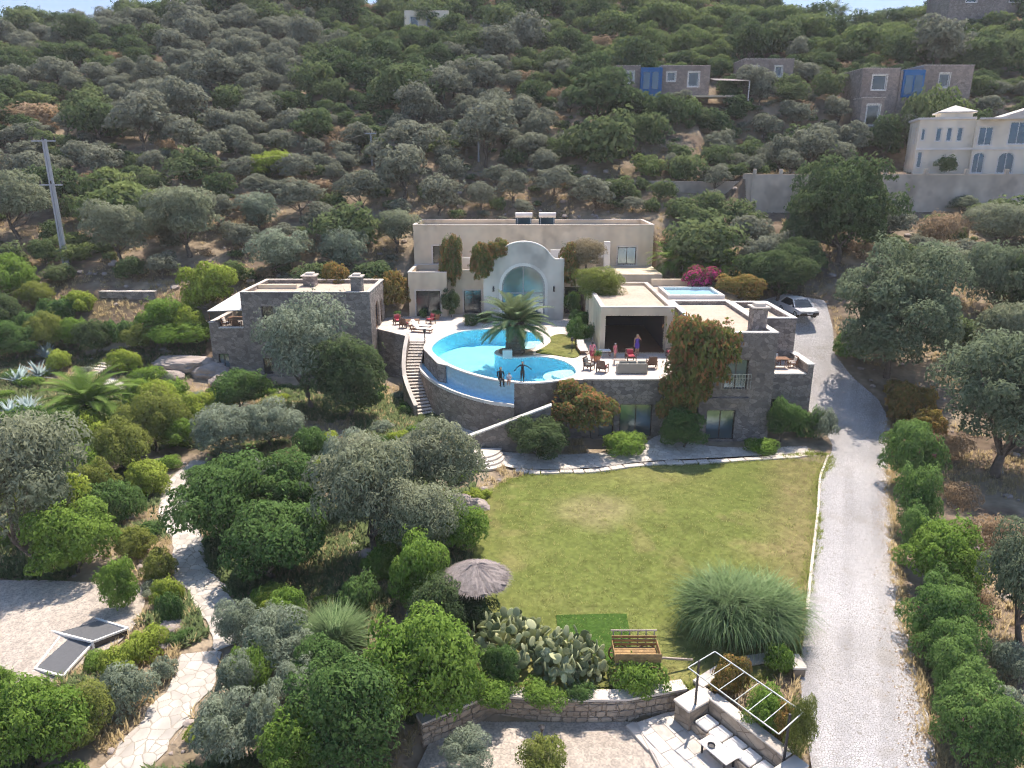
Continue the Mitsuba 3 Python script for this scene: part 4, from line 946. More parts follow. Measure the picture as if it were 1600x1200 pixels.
NAMES = {'olive_dark': ('olive_tree', 'olive tree'), 'silver_olive': ('olive_tree', 'olive tree'), 'olive_near': ('olive_tree', 'olive tree'), 'olive': ('olive_tree', 'olive tree'), 'citrus': ('citrus_tree', 'tree'), 'dense': ('broadleaf_tree', 'tree'), 'bigtree': ('tall_tree', 'tree'), 'darktree': ('dark_tree', 'tree'), 'oleander': ('oleander_bush', 'bush'), 'ball': ('clipped_bush', 'bush'), 'orange': ('flowering_shrub', 'shrub')}
for i, (kd, x, y, z, r, h, lab) in enumerate(GARDEN):
    nm, ct = NAMES.get(kd, ('garden_shrub', 'shrub'))
    plant(kd, nm, x, y, z, r, h, lab, ct, None, i)
# climbers and bushes that stand on or hang from the buildings
for kd, x, y, z, r, h, lab in [
    ('boug', 12.75, 47.5, 4.1, 2.5, 5.3, 'big rust and pink bougainvillea hanging over the corner of the stone house'),
    ('boug', 11.3, 47.7, 1.2, 1.35, 3.9, 'hanging lower half of the big bougainvillea on the stone house wall'),
    ('boug', 4.6, 46.7, 1.2, 2.3, 3.6, 'rust-tinged bougainvillea over the end of the sloping stair wall'),
    ('boug', 12.0, 47.6, 2.2, 1.9, 4.4, 'broad middle of the big bougainvillea cascading down the stone house wall'),
    ('pink', 17.2, 66.6, 8.0, 1.7, 1.7, 'bright pink bougainvillea behind the roof pool'),
    ('orange', 19.9, 63.2, 7.4, 2.2, 2.1, 'orange bougainvillea right of the roof pool'),
    ('orange', -17.0, 70.2, 7.0, 1.7, 2.6, 'orange bougainvillea behind the annex roof between its two chimneys'),
    ('orange', -11.8, 70.6, 5.2, 1.9, 3.6, 'orange bougainvillea at the right end of the annex'),
    ('boug', -5.9, 71.3, 6.6, 1.2, 5.4, 'bougainvillea climbing the wall between the two left doors of the main house'),
    ('boug', -2.85, 68.2, 7.9, 1.6, 3.8, 'bougainvillea climbing at the left shoulder of the gable'),
    ('boug', -1.35, 68.7, 10.0, 1.3, 2.1, 'bougainvillea lying over the left curve of the gable'),
    ('boug', 5.5, 69.2, 7.0, 1.2, 4.5, 'bougainvillea climbing at the right shoulder of the gable'),
    ('dense', -5.9, 69.9, 4.4, 1.05, 2.9, 'dark green shrub between the two left doors of the main house'),
    ('greenball', -3.75, 66.2, 4.4, .75, 1.1, 'clipped round green bush at the back edge of the pool'),
    ('greenball', -2.5, 67.6, 4.4, .7, .9, 'small clipped bush left of the arched window'),
    ('citrus', 5.9, 70.3, 4.4, .95, 2.4, 'dark green shrub right of the gable front'),
    ('lowgreen', 6.3, 65.5, 4.4, 1.1, 1.5, 'green plants on the terrace strip under the round topiary tree'),
    ('citrus', 5.2, 58.6, 4.42, .8, 2.3, 'small leafy tree in the terrace lawn beside the pool'),
    ('lowgreen', 6.2, 60.2, 4.42, .8, 1.3, 'dark plants beside the open room wall'),
    ('lowgreen', 1.6, 67.8, 4.4, 1.3, .7, 'low green plants under the arched window'),
    ('lowgreen', -8.6, 69.6, 4.4, .5, .9, 'small potted-looking green plant by the left door')]:
    plant(kd, 'bougainvillea' if 'bougain' in lab else 'garden_shrub', x, y, z, r, h, lab, 'bougainvillea' if 'bougain' in lab else 'shrub')
# topiary tree: a ball on a bare stem
for x, y, z, r, hs, kd, lab in ((7.6, 63.6, 4.4, 2.25, 3.0, 'leaf_yellowgreen', 'pale olive-green ball-headed tree beside the open room'), (7.0, 69.6, 4.4, 1.9, 5.2, 'leaf_brown_ball', 'brownish ball-headed tree behind the pale ball-headed one')):
    k = thing('ball_tree', lab, 'tree')
    cp, cs = crown(int(x * 10), 1.5, .0, 80, 24000, .034, .35, kd, cr=.30, spread=.70, inner=.1)
    scene[k + '__crown'] = {**cp, 'to_world': T().translate([x, y, z + hs - .4]).scale([r, r, r * .92])}
    part(k, 'trunk', tube([(x, y, z - .1), (x + .1, y, z + hs * .5), (x, y, z + hs + .4)], [.14, .11, .10], 7), 'bark', True)

# palms
def frond(rng, az, el, L, curl, n=26, lw=.50, ww=.035):
    """arching frond: rachis points, leaflets on both sides"""
    t = np.linspace(0, 1, n)
    ang = el - curl * t ** 1.4
    ds = L / (n - 1)
    rr = np.concatenate([[0], np.cumsum(np.cos(ang[:-1]) * ds)]); zz = np.concatenate([[0], np.cumsum(np.sin(ang[:-1]) * ds)])
    p = np.column_stack([rr * math.cos(az), rr * math.sin(az), zz])
    d = np.gradient(p, axis=0); d /= np.linalg.norm(d, axis=1, keepdims=True)
    side = np.array([-math.sin(az), math.cos(az), 0.0]); up = np.cross(np.broadcast_to(side, d.shape), d) * -1
    up = np.where(up[:, 2:] < 0, -up, up)
    V, F_, N_ = [], [], []
    for s in (-1, 1):
        for i in range(2, n):
            l = lw * math.sin(math.pi * min(.12 + .88 * t[i], .97)) ** .6 * (.9 + .2 * rng.random())
            tip = p[i] + (side * s * .82 + d[i] * .62 - np.array([0, 0, .22]) + up[i] * .25) * l
            o = len(V)
            w = d[i] * ww
            V += [p[i] - w, p[i] + w, tip + w * .3, tip - w * .3]
            F_ += [[o, o + 1, o + 2], [o, o + 2, o + 3]]
            nn = up[i] + side * s * -.25; nn /= np.linalg.norm(nn)
            N_ += [nn] * 4
    for i in range(n - 1):
        o = len(V); w = side * .03 * (1.2 - t[i])
        V += [p[i] - w, p[i] + w, p[i + 1] + w, p[i + 1] - w]; F_ += [[o, o + 1, o + 2], [o, o + 2, o + 3]]; N_ += [up[i]] * 4
    return np.array(V), np.array(F_), np.array(N_)
def palm(x, y, z, th, tr, L, nf, label, mat_='leaf_palm', seed=1, lw=.5, group=None, name='palm_tree', n=26, ww=.035, curl=1.15, fall=95):
    rng = np.random.default_rng(seed)
    k = thing(name, label, 'palm tree', group)
    if th > .2:
        prof = [(0, 0, -.2)] + [(0, 0, th * i / 14) for i in range(15)]
        rad = [tr * 1.25] + [tr * (1.15 - .25 * i / 14 + (.10 if i % 2 else 0)) for i in range(15)]
        part(k, 'trunk', moved(tube(prof, rad, 10), x, y, z), 'bark_palm')
        part(k, 'crown_shaft', moved(trimesh.creation.icosphere(2, tr * 1.15), x, y, z + th), 'bark_palm', True)
    for i in range(nf):
        q = (i + .5) / nf
        el = math.radians(78 - fall * q ** 1.05) + rng.normal() * .08
        V, F_, N_ = frond(rng, i * 2.39996 + rng.normal() * .1, el, L * (.85 + .25 * rng.random()), curl + .25 * rng.random(), n, lw, ww)
        V = V + [x, y, z + th + .1]
        uv = np.column_stack([np.full(len(V), rng.random()), np.full(len(V), rng.random())])
        scene[key(k + '__frond')] = leaf_ply([(V, F_, N_, uv)], mat_)
    return k
palm(.25, 56.1, 4.45, 2.1, .68, 3.3, 62, 'date palm with a thick trunk on the island of the pool', 'leaf_palm', 3, .58, None, 'palm_tree', 26, .07, .95, 84)
_px, _py, _pz = (-29.21, 47.83, -0.08)
palm(_px, _py, _pz, 2.8, .40, 3.5, 54, 'bright green palm in the left garden beside the feathery shrubs', 'leaf_palm_bright', 5, .65, None, 'palm_tree', 26, .075)
for i, (x, y, z) in enumerate([(15.65, 72.96, 8.19), (17.93, 71.78, 8.13), (20.24, 70.99, 7.98), (16.99, 73.4, 8.65)]):
    palm(x, y, z, 1.2, .2, 2.6, 24, ['small fan-like palm behind the main house, leftmost of four', 'small fan-like palm behind the main house, third from the left', 'small fan-like palm behind the roof pool, rightmost of four', 'small fan-like palm behind the main house, second from the left'][i], 'leaf_palm_bright', 20 + i, .7, None, 'small_palm', 12, .09)
for i, (u, x, y, th) in enumerate(((0, 66.5, 167, 6.0), (1, 68.6, 168, 5.6))):
    palm(x, y, ground_z(x, y), th, .25, 2.6, 22, ['left one of two tall thin palms on the skyline', 'right one of two tall thin palms on the skyline'][i], 'leaf_palm', 40 + i, .8, None, 'skyline_palm', 9, .14)

# rosettes of blades: yucca, pampas grass, agaves
def blades(rng, n, L, w, el0, el1, curl, base_r=.05, seg=4, zsq=1.0):
    az = rng.random(n) * 2 * math.pi; q = rng.random(n)
    el = np.radians(el0 + (el1 - el0) * q); L = L * (.7 + .45 * rng.random(n)); cu = curl * (.6 + .8 * rng.random(n))
    br = base_r * np.sqrt(rng.random(n)); ba = rng.random(n) * 2 * math.pi
    V, F_, N_ = [], [], []
    p = np.column_stack([br * np.cos(ba), br * np.sin(ba), np.zeros(n)])
    side = np.column_stack([-np.sin(az), np.cos(az), np.zeros(n)])
    rows, nr = [], []
    for s in range(seg + 1):
        t = s / seg
        a = el - cu * t ** 1.3
        d = np.column_stack([np.cos(a) * np.cos(az), np.cos(a) * np.sin(az), np.sin(a) * zsq])
        ww = w * (1 - t ** 2 * .92)
        rows.append((p - side * ww, p + side * ww)); nu = np.cross(side, d) * -1; nu = np.where(nu[:, 2:] < 0, -nu, nu); nu = nu * .5 + d * .3 + np.array([0, 0, .35]); nr.append(nu / np.linalg.norm(nu, axis=1, keepdims=True))
        p = p + d * (L / seg)[:, None]
    v = np.stack([x for r in rows for x in r], 1); N2 = np.stack([x for r in nr for x in (r, r)], 1); m = v.shape[1]
    f = []
    for s in range(seg):
        o = 2 * s
        f += [[o, o + 1, o + 3], [o, o + 3, o + 2]]
    f = (np.arange(n)[:, None, None] * m + np.array(f)[None]).reshape(-1, 3)
    uv = np.repeat(np.stack([rng.random(n), rng.random(n)], -1), m, 0)
    return v.reshape(-1, 3), f, N2.reshape(-1, 3), uv
def rosette(name, label, ct, x, y, z, mat_, n, L, w, el0, el1, curl, base_r=.05, seed=1, seg=4, zsq=1.0, group=None):
    k = thing(name, label, ct, group)
    v, f, n_, uv = blades(np.random.default_rng(seed), n, L, w, el0, el1, curl, base_r, seg, zsq)
    scene[k] = leaf_ply([(v + [x, y, z], f, n_, uv)], mat_)
    return k
x, y, z = (8.93, 26.29, -0.05)
rosette('pampas_grass', 'large arching clump of pampas grass on the lawn, left of two', 'ornamental grass', x, y, .02, 'leaf_grassy', 3800, 2.8, .028, 60, 90, 2.0, .7, 2, 6, 1.12)
x, y, z = (10.32, 26.24, -0.06)
rosette('pampas_grass', 'large arching clump of pampas grass beside the drive, right of two', 'ornamental grass', x, y, .02, 'leaf_grassy', 3600, 2.6, .028, 60, 90, 2.0, .65, 3, 6, 1.12)
x, y, z = (-7.34, 25.95, -0.42)
rosette('yucca', 'round spiky blue-green yucca in the lower garden', 'plant', x, y, z, 'leaf_grassy', 2600, 1.9, .022, -5, 88, .75, .2, 4, 4)
x, y, z = (-13.32, 45.47, -0.05)
rosette('yucca', 'small spiky tuft beside the boulder above the citrus trees', 'plant', x, y, z, 'leaf_grassy', 700, 1.1, .02, 5, 88, .7, .1, 5, 4)
rng = np.random.default_rng(6)
for i, (x, y, z) in enumerate([(-40.49, 57.42, 1.46), (-39.56, 58.7, 1.62), (-37.82, 52.11, 0.56), (-36.88, 52.7, 0.6), (-40.65, 61.9, 2.42)]):
    rosette('agave', ['blue-grey agave at the left edge, upper of a group of five', 'blue-grey agave right of the uppermost one at the left edge', 'blue-grey agave at the left edge, lowest and leftmost of five', 'blue-grey agave at the left edge, lower right of five', 'blue-grey agave farthest from the left edge, topmost of five'][i], 'agave', x, y, z, 'leaf_agave', 60, 1.5, .13, 10, 85, .45, .1, 30 + i, 4)

# prickly pear: clumps of flat pads
def opuntia(x, y, z, n, R, h, label, seed):
    rng = np.random.default_rng(seed)
    k = thing('prickly_pear', label, 'cactus')
    base = trimesh.creation.icosphere(2, 1.0)
    bv, bf = np.array(base.vertices), np.array(base.faces)
    bn = bv.copy()
    for i in range(n):
        q = rng.random(); a = rng.random() * 2 * math.pi; r = R * math.sqrt(rng.random())
        hh = h * (1 - (r / R) ** 2 * .55) * (.25 + .75 * rng.random())
        s = .15 + .09 * rng.random()
        Rm = trimesh.transformations.euler_matrix(rng.normal() * .5, rng.normal() * .5, rng.random() * 6.28)[:3, :3]
        v = (bv * [s * .72, s * .16, s]) @ Rm.T + [x + r * math.cos(a), y + r * math.sin(a) * .8, z + hh]
        nn = (bv / [s * .72, s * .16, s]); nn /= np.linalg.norm(nn, axis=1, keepdims=True); nn = nn @ Rm.T
        uv = np.tile([[rng.random(), rng.random()]], (len(bv), 1))
        scene[key(k + '__pad')] = leaf_ply([(v, bf, nn, uv)], 'leaf_cactus')
x, y, z = (-0.13, 24.77, -0.06)
opuntia(x, y, -.15, 298, 1.75, 2.2, 'prickly pear thicket below the thatched parasol, left of two', 7)
x, y, z = (2.23, 23.78, -0.05)
opuntia(x, y, -.05, 290, 1.35, 2.0, 'prickly pear thicket beside the wooden cart, right of two', 8)

# ------------------------------------------------------------------ the wooded hillside
_hr = np.random.default_rng(21)
BARE = [Polygon(p) for p in [[(-58.71, 85.94), (-49.17, 85.94), (-43.22, 76.5), (-51.74, 74.04)], [(-44.55, 76.5), (-36.99, 75.91), (-27.19, 76.11), (-26.87, 72.86), (-43.39, 72.86)], [(22.52, 82.01), (31.21, 83.93), (28.92, 76.8), (20.73, 77.24)], [(42.95, 83.73), (57.57, 84.27), (54.42, 78.96), (40.5, 78.22)], [(20.29, 101.83), (26.58, 104.97), (24.56, 96.17), (19.4, 96.56)], [(-8.48, 101.92), (-3.44, 103.69), (-3.32, 99.37)], [(0.0, 143.77), (8.06, 144.07), (7.73, 137.58), (0.0, 137.48)], [(-64.34, 139.05), (-56.71, 136.84), (-52.78, 126.31), (-58.93, 126.31)], [(-166.45, 300.0), (-143.86, 300.0), (-144.69, 300.0), (-167.42, 300.0)]]]
BLOCKED = [sbox(-11.5, 68, 15.5, 84), sbox(-28, 60, -8, 70.5), sbox(5, 45, 22, 69), sbox(42, 83, 66, 101.5), sbox(24, 83.0, 66, 87.5)]
HOUSES = [(21.5, 110.0, 14), (36.6, 113.0, 7.4), (54.5, 106.5, 16)]
for hx, hy, hw in HOUSES: BLOCKED.append(sbox(hx - hw / 2 - .5, hy - 1.6, hx + hw / 2 + 1, hy + 7))
BARE_U = shapely.union_all([b.buffer(0) for b in BARE])
BLOCK_U = shapely.union_all(BLOCKED)
cells, picks = {}, []
garden_pts = [(g[1], g[2], g[4]) for g in GARDEN if g[2] > 60]
for _ in range(22000):
    yy = 70 + 108 * _hr.random() ** .85
    xx = (_hr.random() * 2 - 1) * (.78 * yy + 8)
    r = float(np.clip(_hr.lognormal(.84, .38), .9, 4.6))
    if yy > 120: r *= .92
    if -36 < xx < 24 and yy < 71: continue
    p = Point(xx, yy)
    if BLOCK_U.contains(p.buffer(r * .55, 4)) or BLOCK_U.distance(p) < r * .6: continue
    if BARE_U.contains(p) and _hr.random() < .93: continue
    if any((xx - a) ** 2 + (yy - b) ** 2 < ((r + c) * .75) ** 2 for a, b, c in garden_pts): continue
    gap = meshkit.fbm(np.array([[xx * .05, yy * .07, 2.0]]), 3, 9)[0]
    if gap > .60 and _hr.random() < .7: continue
    ci, cj = int(xx // 6), int(yy // 6)
    if any((xx - a) ** 2 + (yy - b) ** 2 < ((max(r, c) * .66 + min(r, c) * .58) * (1.22 if yy < 94 else 1.0)) ** 2 for i in (-1, 0, 1) for j in (-1, 0, 1) for a, b, c in cells.get((ci + i, cj + j), ())): continue
    cells.setdefault((ci, cj), []).append((xx, yy, r))
    nz = meshkit.fbm(np.array([[xx * .045, yy * .06, 7.0]]), 3, 4)[0] + _hr.normal() * .10 + (.10 if xx > 0 and yy > 100 else 0) + (.06 if yy > 125 else 0)
    kd = 'olive' if nz < .53 else 'scrub' if nz < .65 else 'darktree' if nz < .80 else 'limebush'
    if _hr.random() < .03: kd = 'drybush'
    picks.append((yy, xx, r, kd))
picks.sort()
count = {}
HILL = {'olive': ('hillside_olive', 'grey-green olive tree among others on the wooded %s', 'olive tree', 'olive trees on the wooded slope'),
        'scrub': ('hillside_bush', 'mid-green bush among others on the wooded %s', 'bush', 'green bushes on the wooded slope'),
        'darktree': ('hillside_tree', 'dark green tree among others on the wooded %s', 'tree', 'dark green trees on the wooded slope'),
        'limebush': ('light_green_bush', 'light green bush among others on the wooded %s', 'bush', 'light green bushes on the wooded slope'),
        'drybush': ('dry_bush', 'dry brown bush among others on the wooded %s', 'bush', 'dry bushes on the wooded slope')}
HS = {'olive': 1.75, 'scrub': 1.4, 'darktree': 1.65, 'limebush': 1.15, 'drybush': .8}
labels['hillside_scrub'] = {'label': 'distant trees and bushes covering the upper slope below the skyline', 'category': 'scrub', 'kind': 'stuff'}
far_n = 0
for yy, xx, r, kd in picks:
    count[kd] = count.get(kd, 0) + 1
    uu = 800 + 1142 * xx / (.956 * yy)
    zone = ('lower' if yy < 88 else 'middle' if yy < 115 else 'upper') + ' slope ' + ('at the left' if uu < 400 else 'above the annex' if uu < 640 else 'above the main house' if uu < 1020 else 'at the right')
    h = r * HS[kd] * (.85 + .35 * _hr.random())
    nm, lab, ct, gp = HILL[kd]
    if count[kd] <= 290: plant(kd, nm, xx, yy, ground_z(xx, yy), r, h, lab % zone, ct, gp + ', ' + zone)
    else:
        far_n += 1
        plant(kd, nm, xx, yy, ground_z(xx, yy), r, h, k='hillside_scrub__%03d' % far_n)
print('hill plants', len(picks), count)

# low brush between the hillside trees: one mass
proto('brush', 3, 1201, .85, .0, 12, 520, .11, .5, 'leaf_scrub', 0, cr=.42); proto('brushdry', 2, 1221, .75, .0, 10, 360, .11, .4, 'leaf_dry', 0, cr=.42); proto('brushgrey', 2, 1231, .85, .0, 12, 520, .11, .5, 'leaf_olive', 0, cr=.42)
labels['hillside_brush'] = {'label': 'low brush between the trees of the wooded slope', 'category': 'brush', 'kind': 'stuff'}
nb = 0
for _ in range(6500):
    yy = 70 + 100 * _hr.random() ** .9; xx = (_hr.random() * 2 - 1) * (.78 * yy + 8)
    p = Point(xx, yy)
    if -36 < xx < 24 and yy < 71 or BLOCK_U.distance(p) < .7: continue
    if (BARE_U.contains(p) and _hr.random() < .8) or (yy < 94 and _hr.random() < .6): continue
    ci, cj = int(xx // 6), int(yy // 6)
    if any((xx - a) ** 2 + (yy - b) ** 2 < (c * .6) ** 2 for i in (-1, 0, 1) for j in (-1, 0, 1) for a, b, c in cells.get((ci + i, cj + j), ())): continue
    nb += 1; r = float(np.clip(_hr.lognormal(-.25, .4), .4, 1.6)); u = _hr.random()
    plant('brush' if u < .6 else 'brushgrey' if u < .82 else 'brushdry', '', xx, yy, ground_z(xx, yy), r, r * _hr.uniform(.8, 1.4), k='hillside_brush__%03d' % nb)
# trees that stand close in front of the far houses
for kd, x, y, r, h, lab in [('darktree', 15.0, 107.6, 1.6, 2.6, 'dark tree in front of the left corner of the left blue-bay house'), ('scrub', 19.3, 107.2, 1.5, 2.6, 'green bush below the bay of the left blue-bay house'), ('olive', 22.6, 107.0, 2.0, 3.4, 'grey olive in front of the left blue-bay house, right of its bay'), ('scrub', 26.0, 105.6, 2.0, 2.6, 'green bush below the terrace of the left blue-bay house'),
        ('olive', 33.6, 110.4, 2.5, 5.0, 'grey olive covering the left half of the small stone house'), ('scrub', 38.6, 110.2, 2.0, 3.4, 'green bush in front of the small stone house'), ('darktree', 31.0, 107.0, 1.8, 3.6, 'dark tree right of the left blue-bay house'),
        ('olive', 44.8, 101.6, 2.4, 5.4, 'grey olive at the left corner of the right blue-bay house'), ('darktree', 49.2, 101.6, 2.3, 6.2, 'dark tree in front of the right blue-bay house'), ('scrub', 53.6, 102.6, 2.5, 7.6, 'round green tree below the bay of the right blue-bay house'), ('limebush', 57.9, 103.6, 3.0, 7.6, 'big light green tree right of the bay of the right blue-bay house'), ('darktree', 61.5, 104, 2.4, 4.8, 'dark tree at the right end of the right blue-bay house'),
        ('scrub', 50.9, 89.4, 1.1, 2.4, 'round green tree in front of the white villa')]:
    plant(kd, 'slope_tree', x, y, ground_z(x, y), r, h, lab, 'tree')

# undergrowth between the trees
def scatter_blades(n, region, seed, L, w, mat_, per=7):
    rng = np.random.default_rng(seed)
    q = region(rng, n)
    z = ground_z(q[:, 0], q[:, 1])
    parts_ = []
    for i in range(24):
        v, f, nn, uv = blades(rng, per, L, w, 30, 88, .7, .12, 2)
        parts_.append((v, f, nn, uv))
    out = []
    ch = rng.integers(24, size=n); sc = .5 + rng.random(n)
    for i in range(24):
        m = ch == i
        if not m.any(): continue
        v, f, nn, uv = parts_[i]
        P = np.column_stack([q[m], z[m]])
        V = (v[None] * sc[m][:, None, None] + P[:, None]).reshape(-1, 3)
        F_ = (f[None] + (np.arange(m.sum()) * len(v))[:, None, None]).reshape(-1, 3)
        U = np.tile(uv, (m.sum(), 1)); U[:, 1] = np.repeat(rng.random(m.sum()), len(v))
        out.append((V, F_, np.tile(nn, (m.sum(), 1)), U))
    return leaf_ply(out, mat_)
NOPLANT = shapely.union_all([LAWN.buffer(.1), DRIVE.buffer(.1), COURT.buffer(.3), LOT, WALK.buffer(.2), TERR, POOL.buffer(1.1), BLOCK_U] + [LineString(spline(p, 6, False)).buffer(h + .05) for p, h in PATHS])
def region_all(y0, y1, thr, seed, xlim=None):
    def f(rng, n):
        out = []; tot = 0
        while tot < n:
            yy = y0 + (y1 - y0) * rng.random(n) ** 1.0; xx = (rng.random(n) * 2 - 1) * (.76 * yy + 5)
            m = meshkit.fbm(np.stack([xx * .22, yy * .22, xx * 0], -1), 3, seed) > thr
            if xlim is not None: m &= (xx > xlim[0]) & (xx < xlim[1])
            xx, yy = xx[m], yy[m]
            ok = ~shapely.contains_xy(NOPLANT, xx, yy)
            out.append(np.column_stack([xx[ok], yy[ok]])); tot += ok.sum()
        return np.vstack(out)[:n]
    return f
rng = np.random.default_rng(44); pts_ = []
for yy, xx in zip(rng.uniform(17, 61, 2500), rng.uniform(-48, -1.2, 2500)):
    if abs(xx) > .76 * yy + 4 or shapely.contains_xy(NOPLANT.buffer(.35), xx, yy): continue
    if len(pts_) >= 120 or any((xx - a) ** 2 + (yy - b) ** 2 < 1.7 for a, b in pts_): continue
    if any((xx - g[1]) ** 2 + (yy - g[2]) ** 2 < (g[4] * .8 + .3) ** 2 for g in GARDEN): continue
    pts_.append((xx, yy)); r = rng.uniform(.45, .95)
    kd = ['low', 'lowgreen', 'lowgrey', 'lowyellow', 'low', 'lowgreen'][int(rng.integers(6))]
    tone = {'low': 'bright green', 'lowgreen': 'dark green', 'lowgrey': 'grey', 'lowyellow': 'yellow-green'}[kd]
    plant(kd, 'low_shrub', xx, yy, ground_z(xx, yy), r, r * rng.uniform(.7, 1.1), 'small %s shrub filling gaps in the left garden' % tone, 'shrub', '%s filler shrubs of the left garden' % tone)
k = key('dry_grass'); scene[k] = scatter_blades(26000, region_all(14, 100, .48, 3), 31, .34, .022, 'leaf_drygrass', 6)
labels[k] = {'label': 'dry straw-coloured grass growing over the bare ground', 'category': 'grass', 'kind': 'stuff'}
k = key('ground_cover'); scene[k] = scatter_blades(30000, region_all(15, 66, .44, 12, (-60, -2)), 32, .32, .05, 'leaf_scrub', 7)
labels[k] = {'label': 'low green ground cover between the garden shrubs', 'category': 'plants', 'kind': 'stuff'}
rng = np.random.default_rng(17)
q = region_all(14, 130, .46, 8)(rng, 2600)
ico = trimesh.creation.icosphere(1, 1.0); iv, if_ = np.array(ico.vertices), np.array(ico.faces)
V, F_ = [], []
for i, (xx, yy) in enumerate(q):
    s = .07 + .24 * rng.random() ** 3 * (1.6 if yy > 70 else 1)
    v = iv * (1 + .35 * (rng.random((len(iv), 1)) - .5)) * [1, .7 + .5 * rng.random(), .6] @ trimesh.transformations.rotation_matrix(rng.random() * 6, [0, 0, 1])[:3, :3] * s
    V.append(v + [xx, yy, ground_z(xx, yy) + s * .15]); F_.append(if_ + i * len(iv))
k = key('rubble'); scene[k] = mikit.ply((np.vstack(V), np.vstack(F_)), 'rock'); labels[k] = {'label': 'loose pale stones lying on the bare soil', 'category': 'stones', 'kind': 'stuff'}
def boulder(name, label, x, y, z, sx, sy, sz, seed):
    m = trimesh.creation.icosphere(4, 1.0); v = np.array(m.vertices)
    v = v * (.72 + .55 * meshkit.fbm(v * 1.5 + seed, 4, seed))[:, None]
    v = np.round(v * 5) / 5 * .35 + v * .65
    solo(name, trimesh.Trimesh(v * [sx, sy, sz] + [x, y, z], m.faces, process=False), 'rock', label, 'rock', None, 35)

def edge_tufts(line, n, seed, w, L, mat_, per=6):
    ln = LineString(line)
    def reg(rng, m):
        q = np.array([ln.interpolate(t, True).coords[0] for t in rng.random(m)]); return q + rng.normal(size=(m, 2)) * w
    return scatter_blades(n, reg, seed, L, .02, mat_, per)
k = key('lawn_tufts')
scene[k] = edge_tufts(list(LAWN.exterior.coords), 2600, 61, .14, .20, 'leaf_yellowgreen'); labels[k] = {'label': 'ragged grass along the edge of the lawn', 'category': 'grass', 'kind': 'stuff'}
k = key('lawn_blades')
def _lawn(rng, m):
    q = np.column_stack([rng.uniform(-3, 22, m * 3), rng.uniform(22, 46, m * 3)]); return q[shapely.contains_xy(LAWN, q[:, 0], q[:, 1])][:m]
scene[k] = scatter_blades(9000, _lawn, 64, .17, .016, 'leaf_lawn', 6)
labels[k] = {'label': 'short grass blades standing over the lawn', 'category': 'grass', 'kind': 'stuff'}
k = key('drive_weeds')
scene[k] = edge_tufts([(14.0, 19.2), (15.4, 22.8), (16.8, 26.7), (19, 31.9), (22.2, 39), (25.2, 45), (27.1, 49.5)], 900, 62, .16, .26, 'leaf_drygrass'); labels[k] = {'label': 'dry weeds along the right edge of the drive', 'category': 'weeds', 'kind': 'stuff'}
rng = np.random.default_rng(63); n = 2400
q = np.column_stack([rng.random(n) * 34 + 14, rng.normal(size=n)]); cx_ = np.interp(q[:, 0], [14, 19.2, 26.7, 31.9, 39, 45, 49.5], [13.4, 14.0, 16.8, 19.0, 22.2, 25.2, 27.1]); xx = cx_ - np.abs(q[:, 1]) * .55
pos = np.column_stack([xx, q[:, 0], ground_z(xx, q[:, 0]) + .075]); nor = unit(rng, n) * .3 + [0, 0, 1]; nor /= np.linalg.norm(nor, axis=1, keepdims=True)
k = key('leaf_litter')
scene[k] = leaf_ply([leaf_mesh(pos, nor, np.tile([0, 0, 1.0], (n, 1)), .045, .5, rng, rng.random((n, 2)), '')], 'leaf_dry'); labels[k] = {'label': 'dry leaves fallen along the right side of the drive', 'category': 'leaves', 'kind': 'stuff'}

# ------------------------------------------------------------------ rocks, walls, garden steps
for i, ((x, y, z), s, lab) in enumerate(zip([(-29.01, 62.58, 1.53), (-26.51, 61.85, 0.98), (-29.68, 60.37, 1.03), (-25.15, 60.37, 0.56), (-11.51, 42.86, -0.14), (-3.15, 38.44, -0.11), (-2.13, 38.0, -0.09), (-7.31, 32.88, -0.29), (-14.89, 27.42, -0.62), (-14.77, 26.34, -0.65), (-8.02, 54.13, 0.36)],
    [(3.0, 1.6, .8), (1.8, 1.2, .8), (1.4, 1.0, .6), (1.0, .9, .7), (.9, .7, .55), (1.0, .7, .6), (.9, .6, .5), (.45, .4, .4), (.5, .7, .35), (.45, .5, .3), (.6, .4, .4)],
    ['broad pale rock outcrop left of the annex', 'pale rock at the right end of the outcrop by the annex', 'pale rock at the left end of the outcrop by the garden steps', 'smaller grey rock below the outcrop by the annex', 'pinkish boulder beside the spiky tuft', 'grey-brown rock at the left edge of the lawn, left of two', 'grey-brown rock at the left edge of the lawn, right of two', 'small pale rock under the grey olive trees', 'upper of two white rocks beside the earth path', 'lower of two white rocks beside the earth path', 'rock at the foot of the pool stair'])):
    boulder('boulder', lab, x, y, z + s[2] * .2, *s, 50 + i)
def run_wall(name, label, pts, z0, z1, th, m, capm, capz=.08, over=.05):
    k = thing(name, label, 'wall')
    ln = LineString(pts)
    part(k, 'wall', ext(ln.buffer(th / 2, cap_style=2, join_style=2), z0, z1), m)
    part(k, 'cap', ext(ln.buffer(th / 2 + over, cap_style=2, join_style=2), z1, z1 + capz), capm)
    return k
run_wall('garden_wall', 'grey stone garden wall with a pale cap on the slope left of the annex', [(-39.41, 69.5), (-34.1, 69.5)], 3.0, 7.0, .5, 'wall_stone', 'cap_stone')
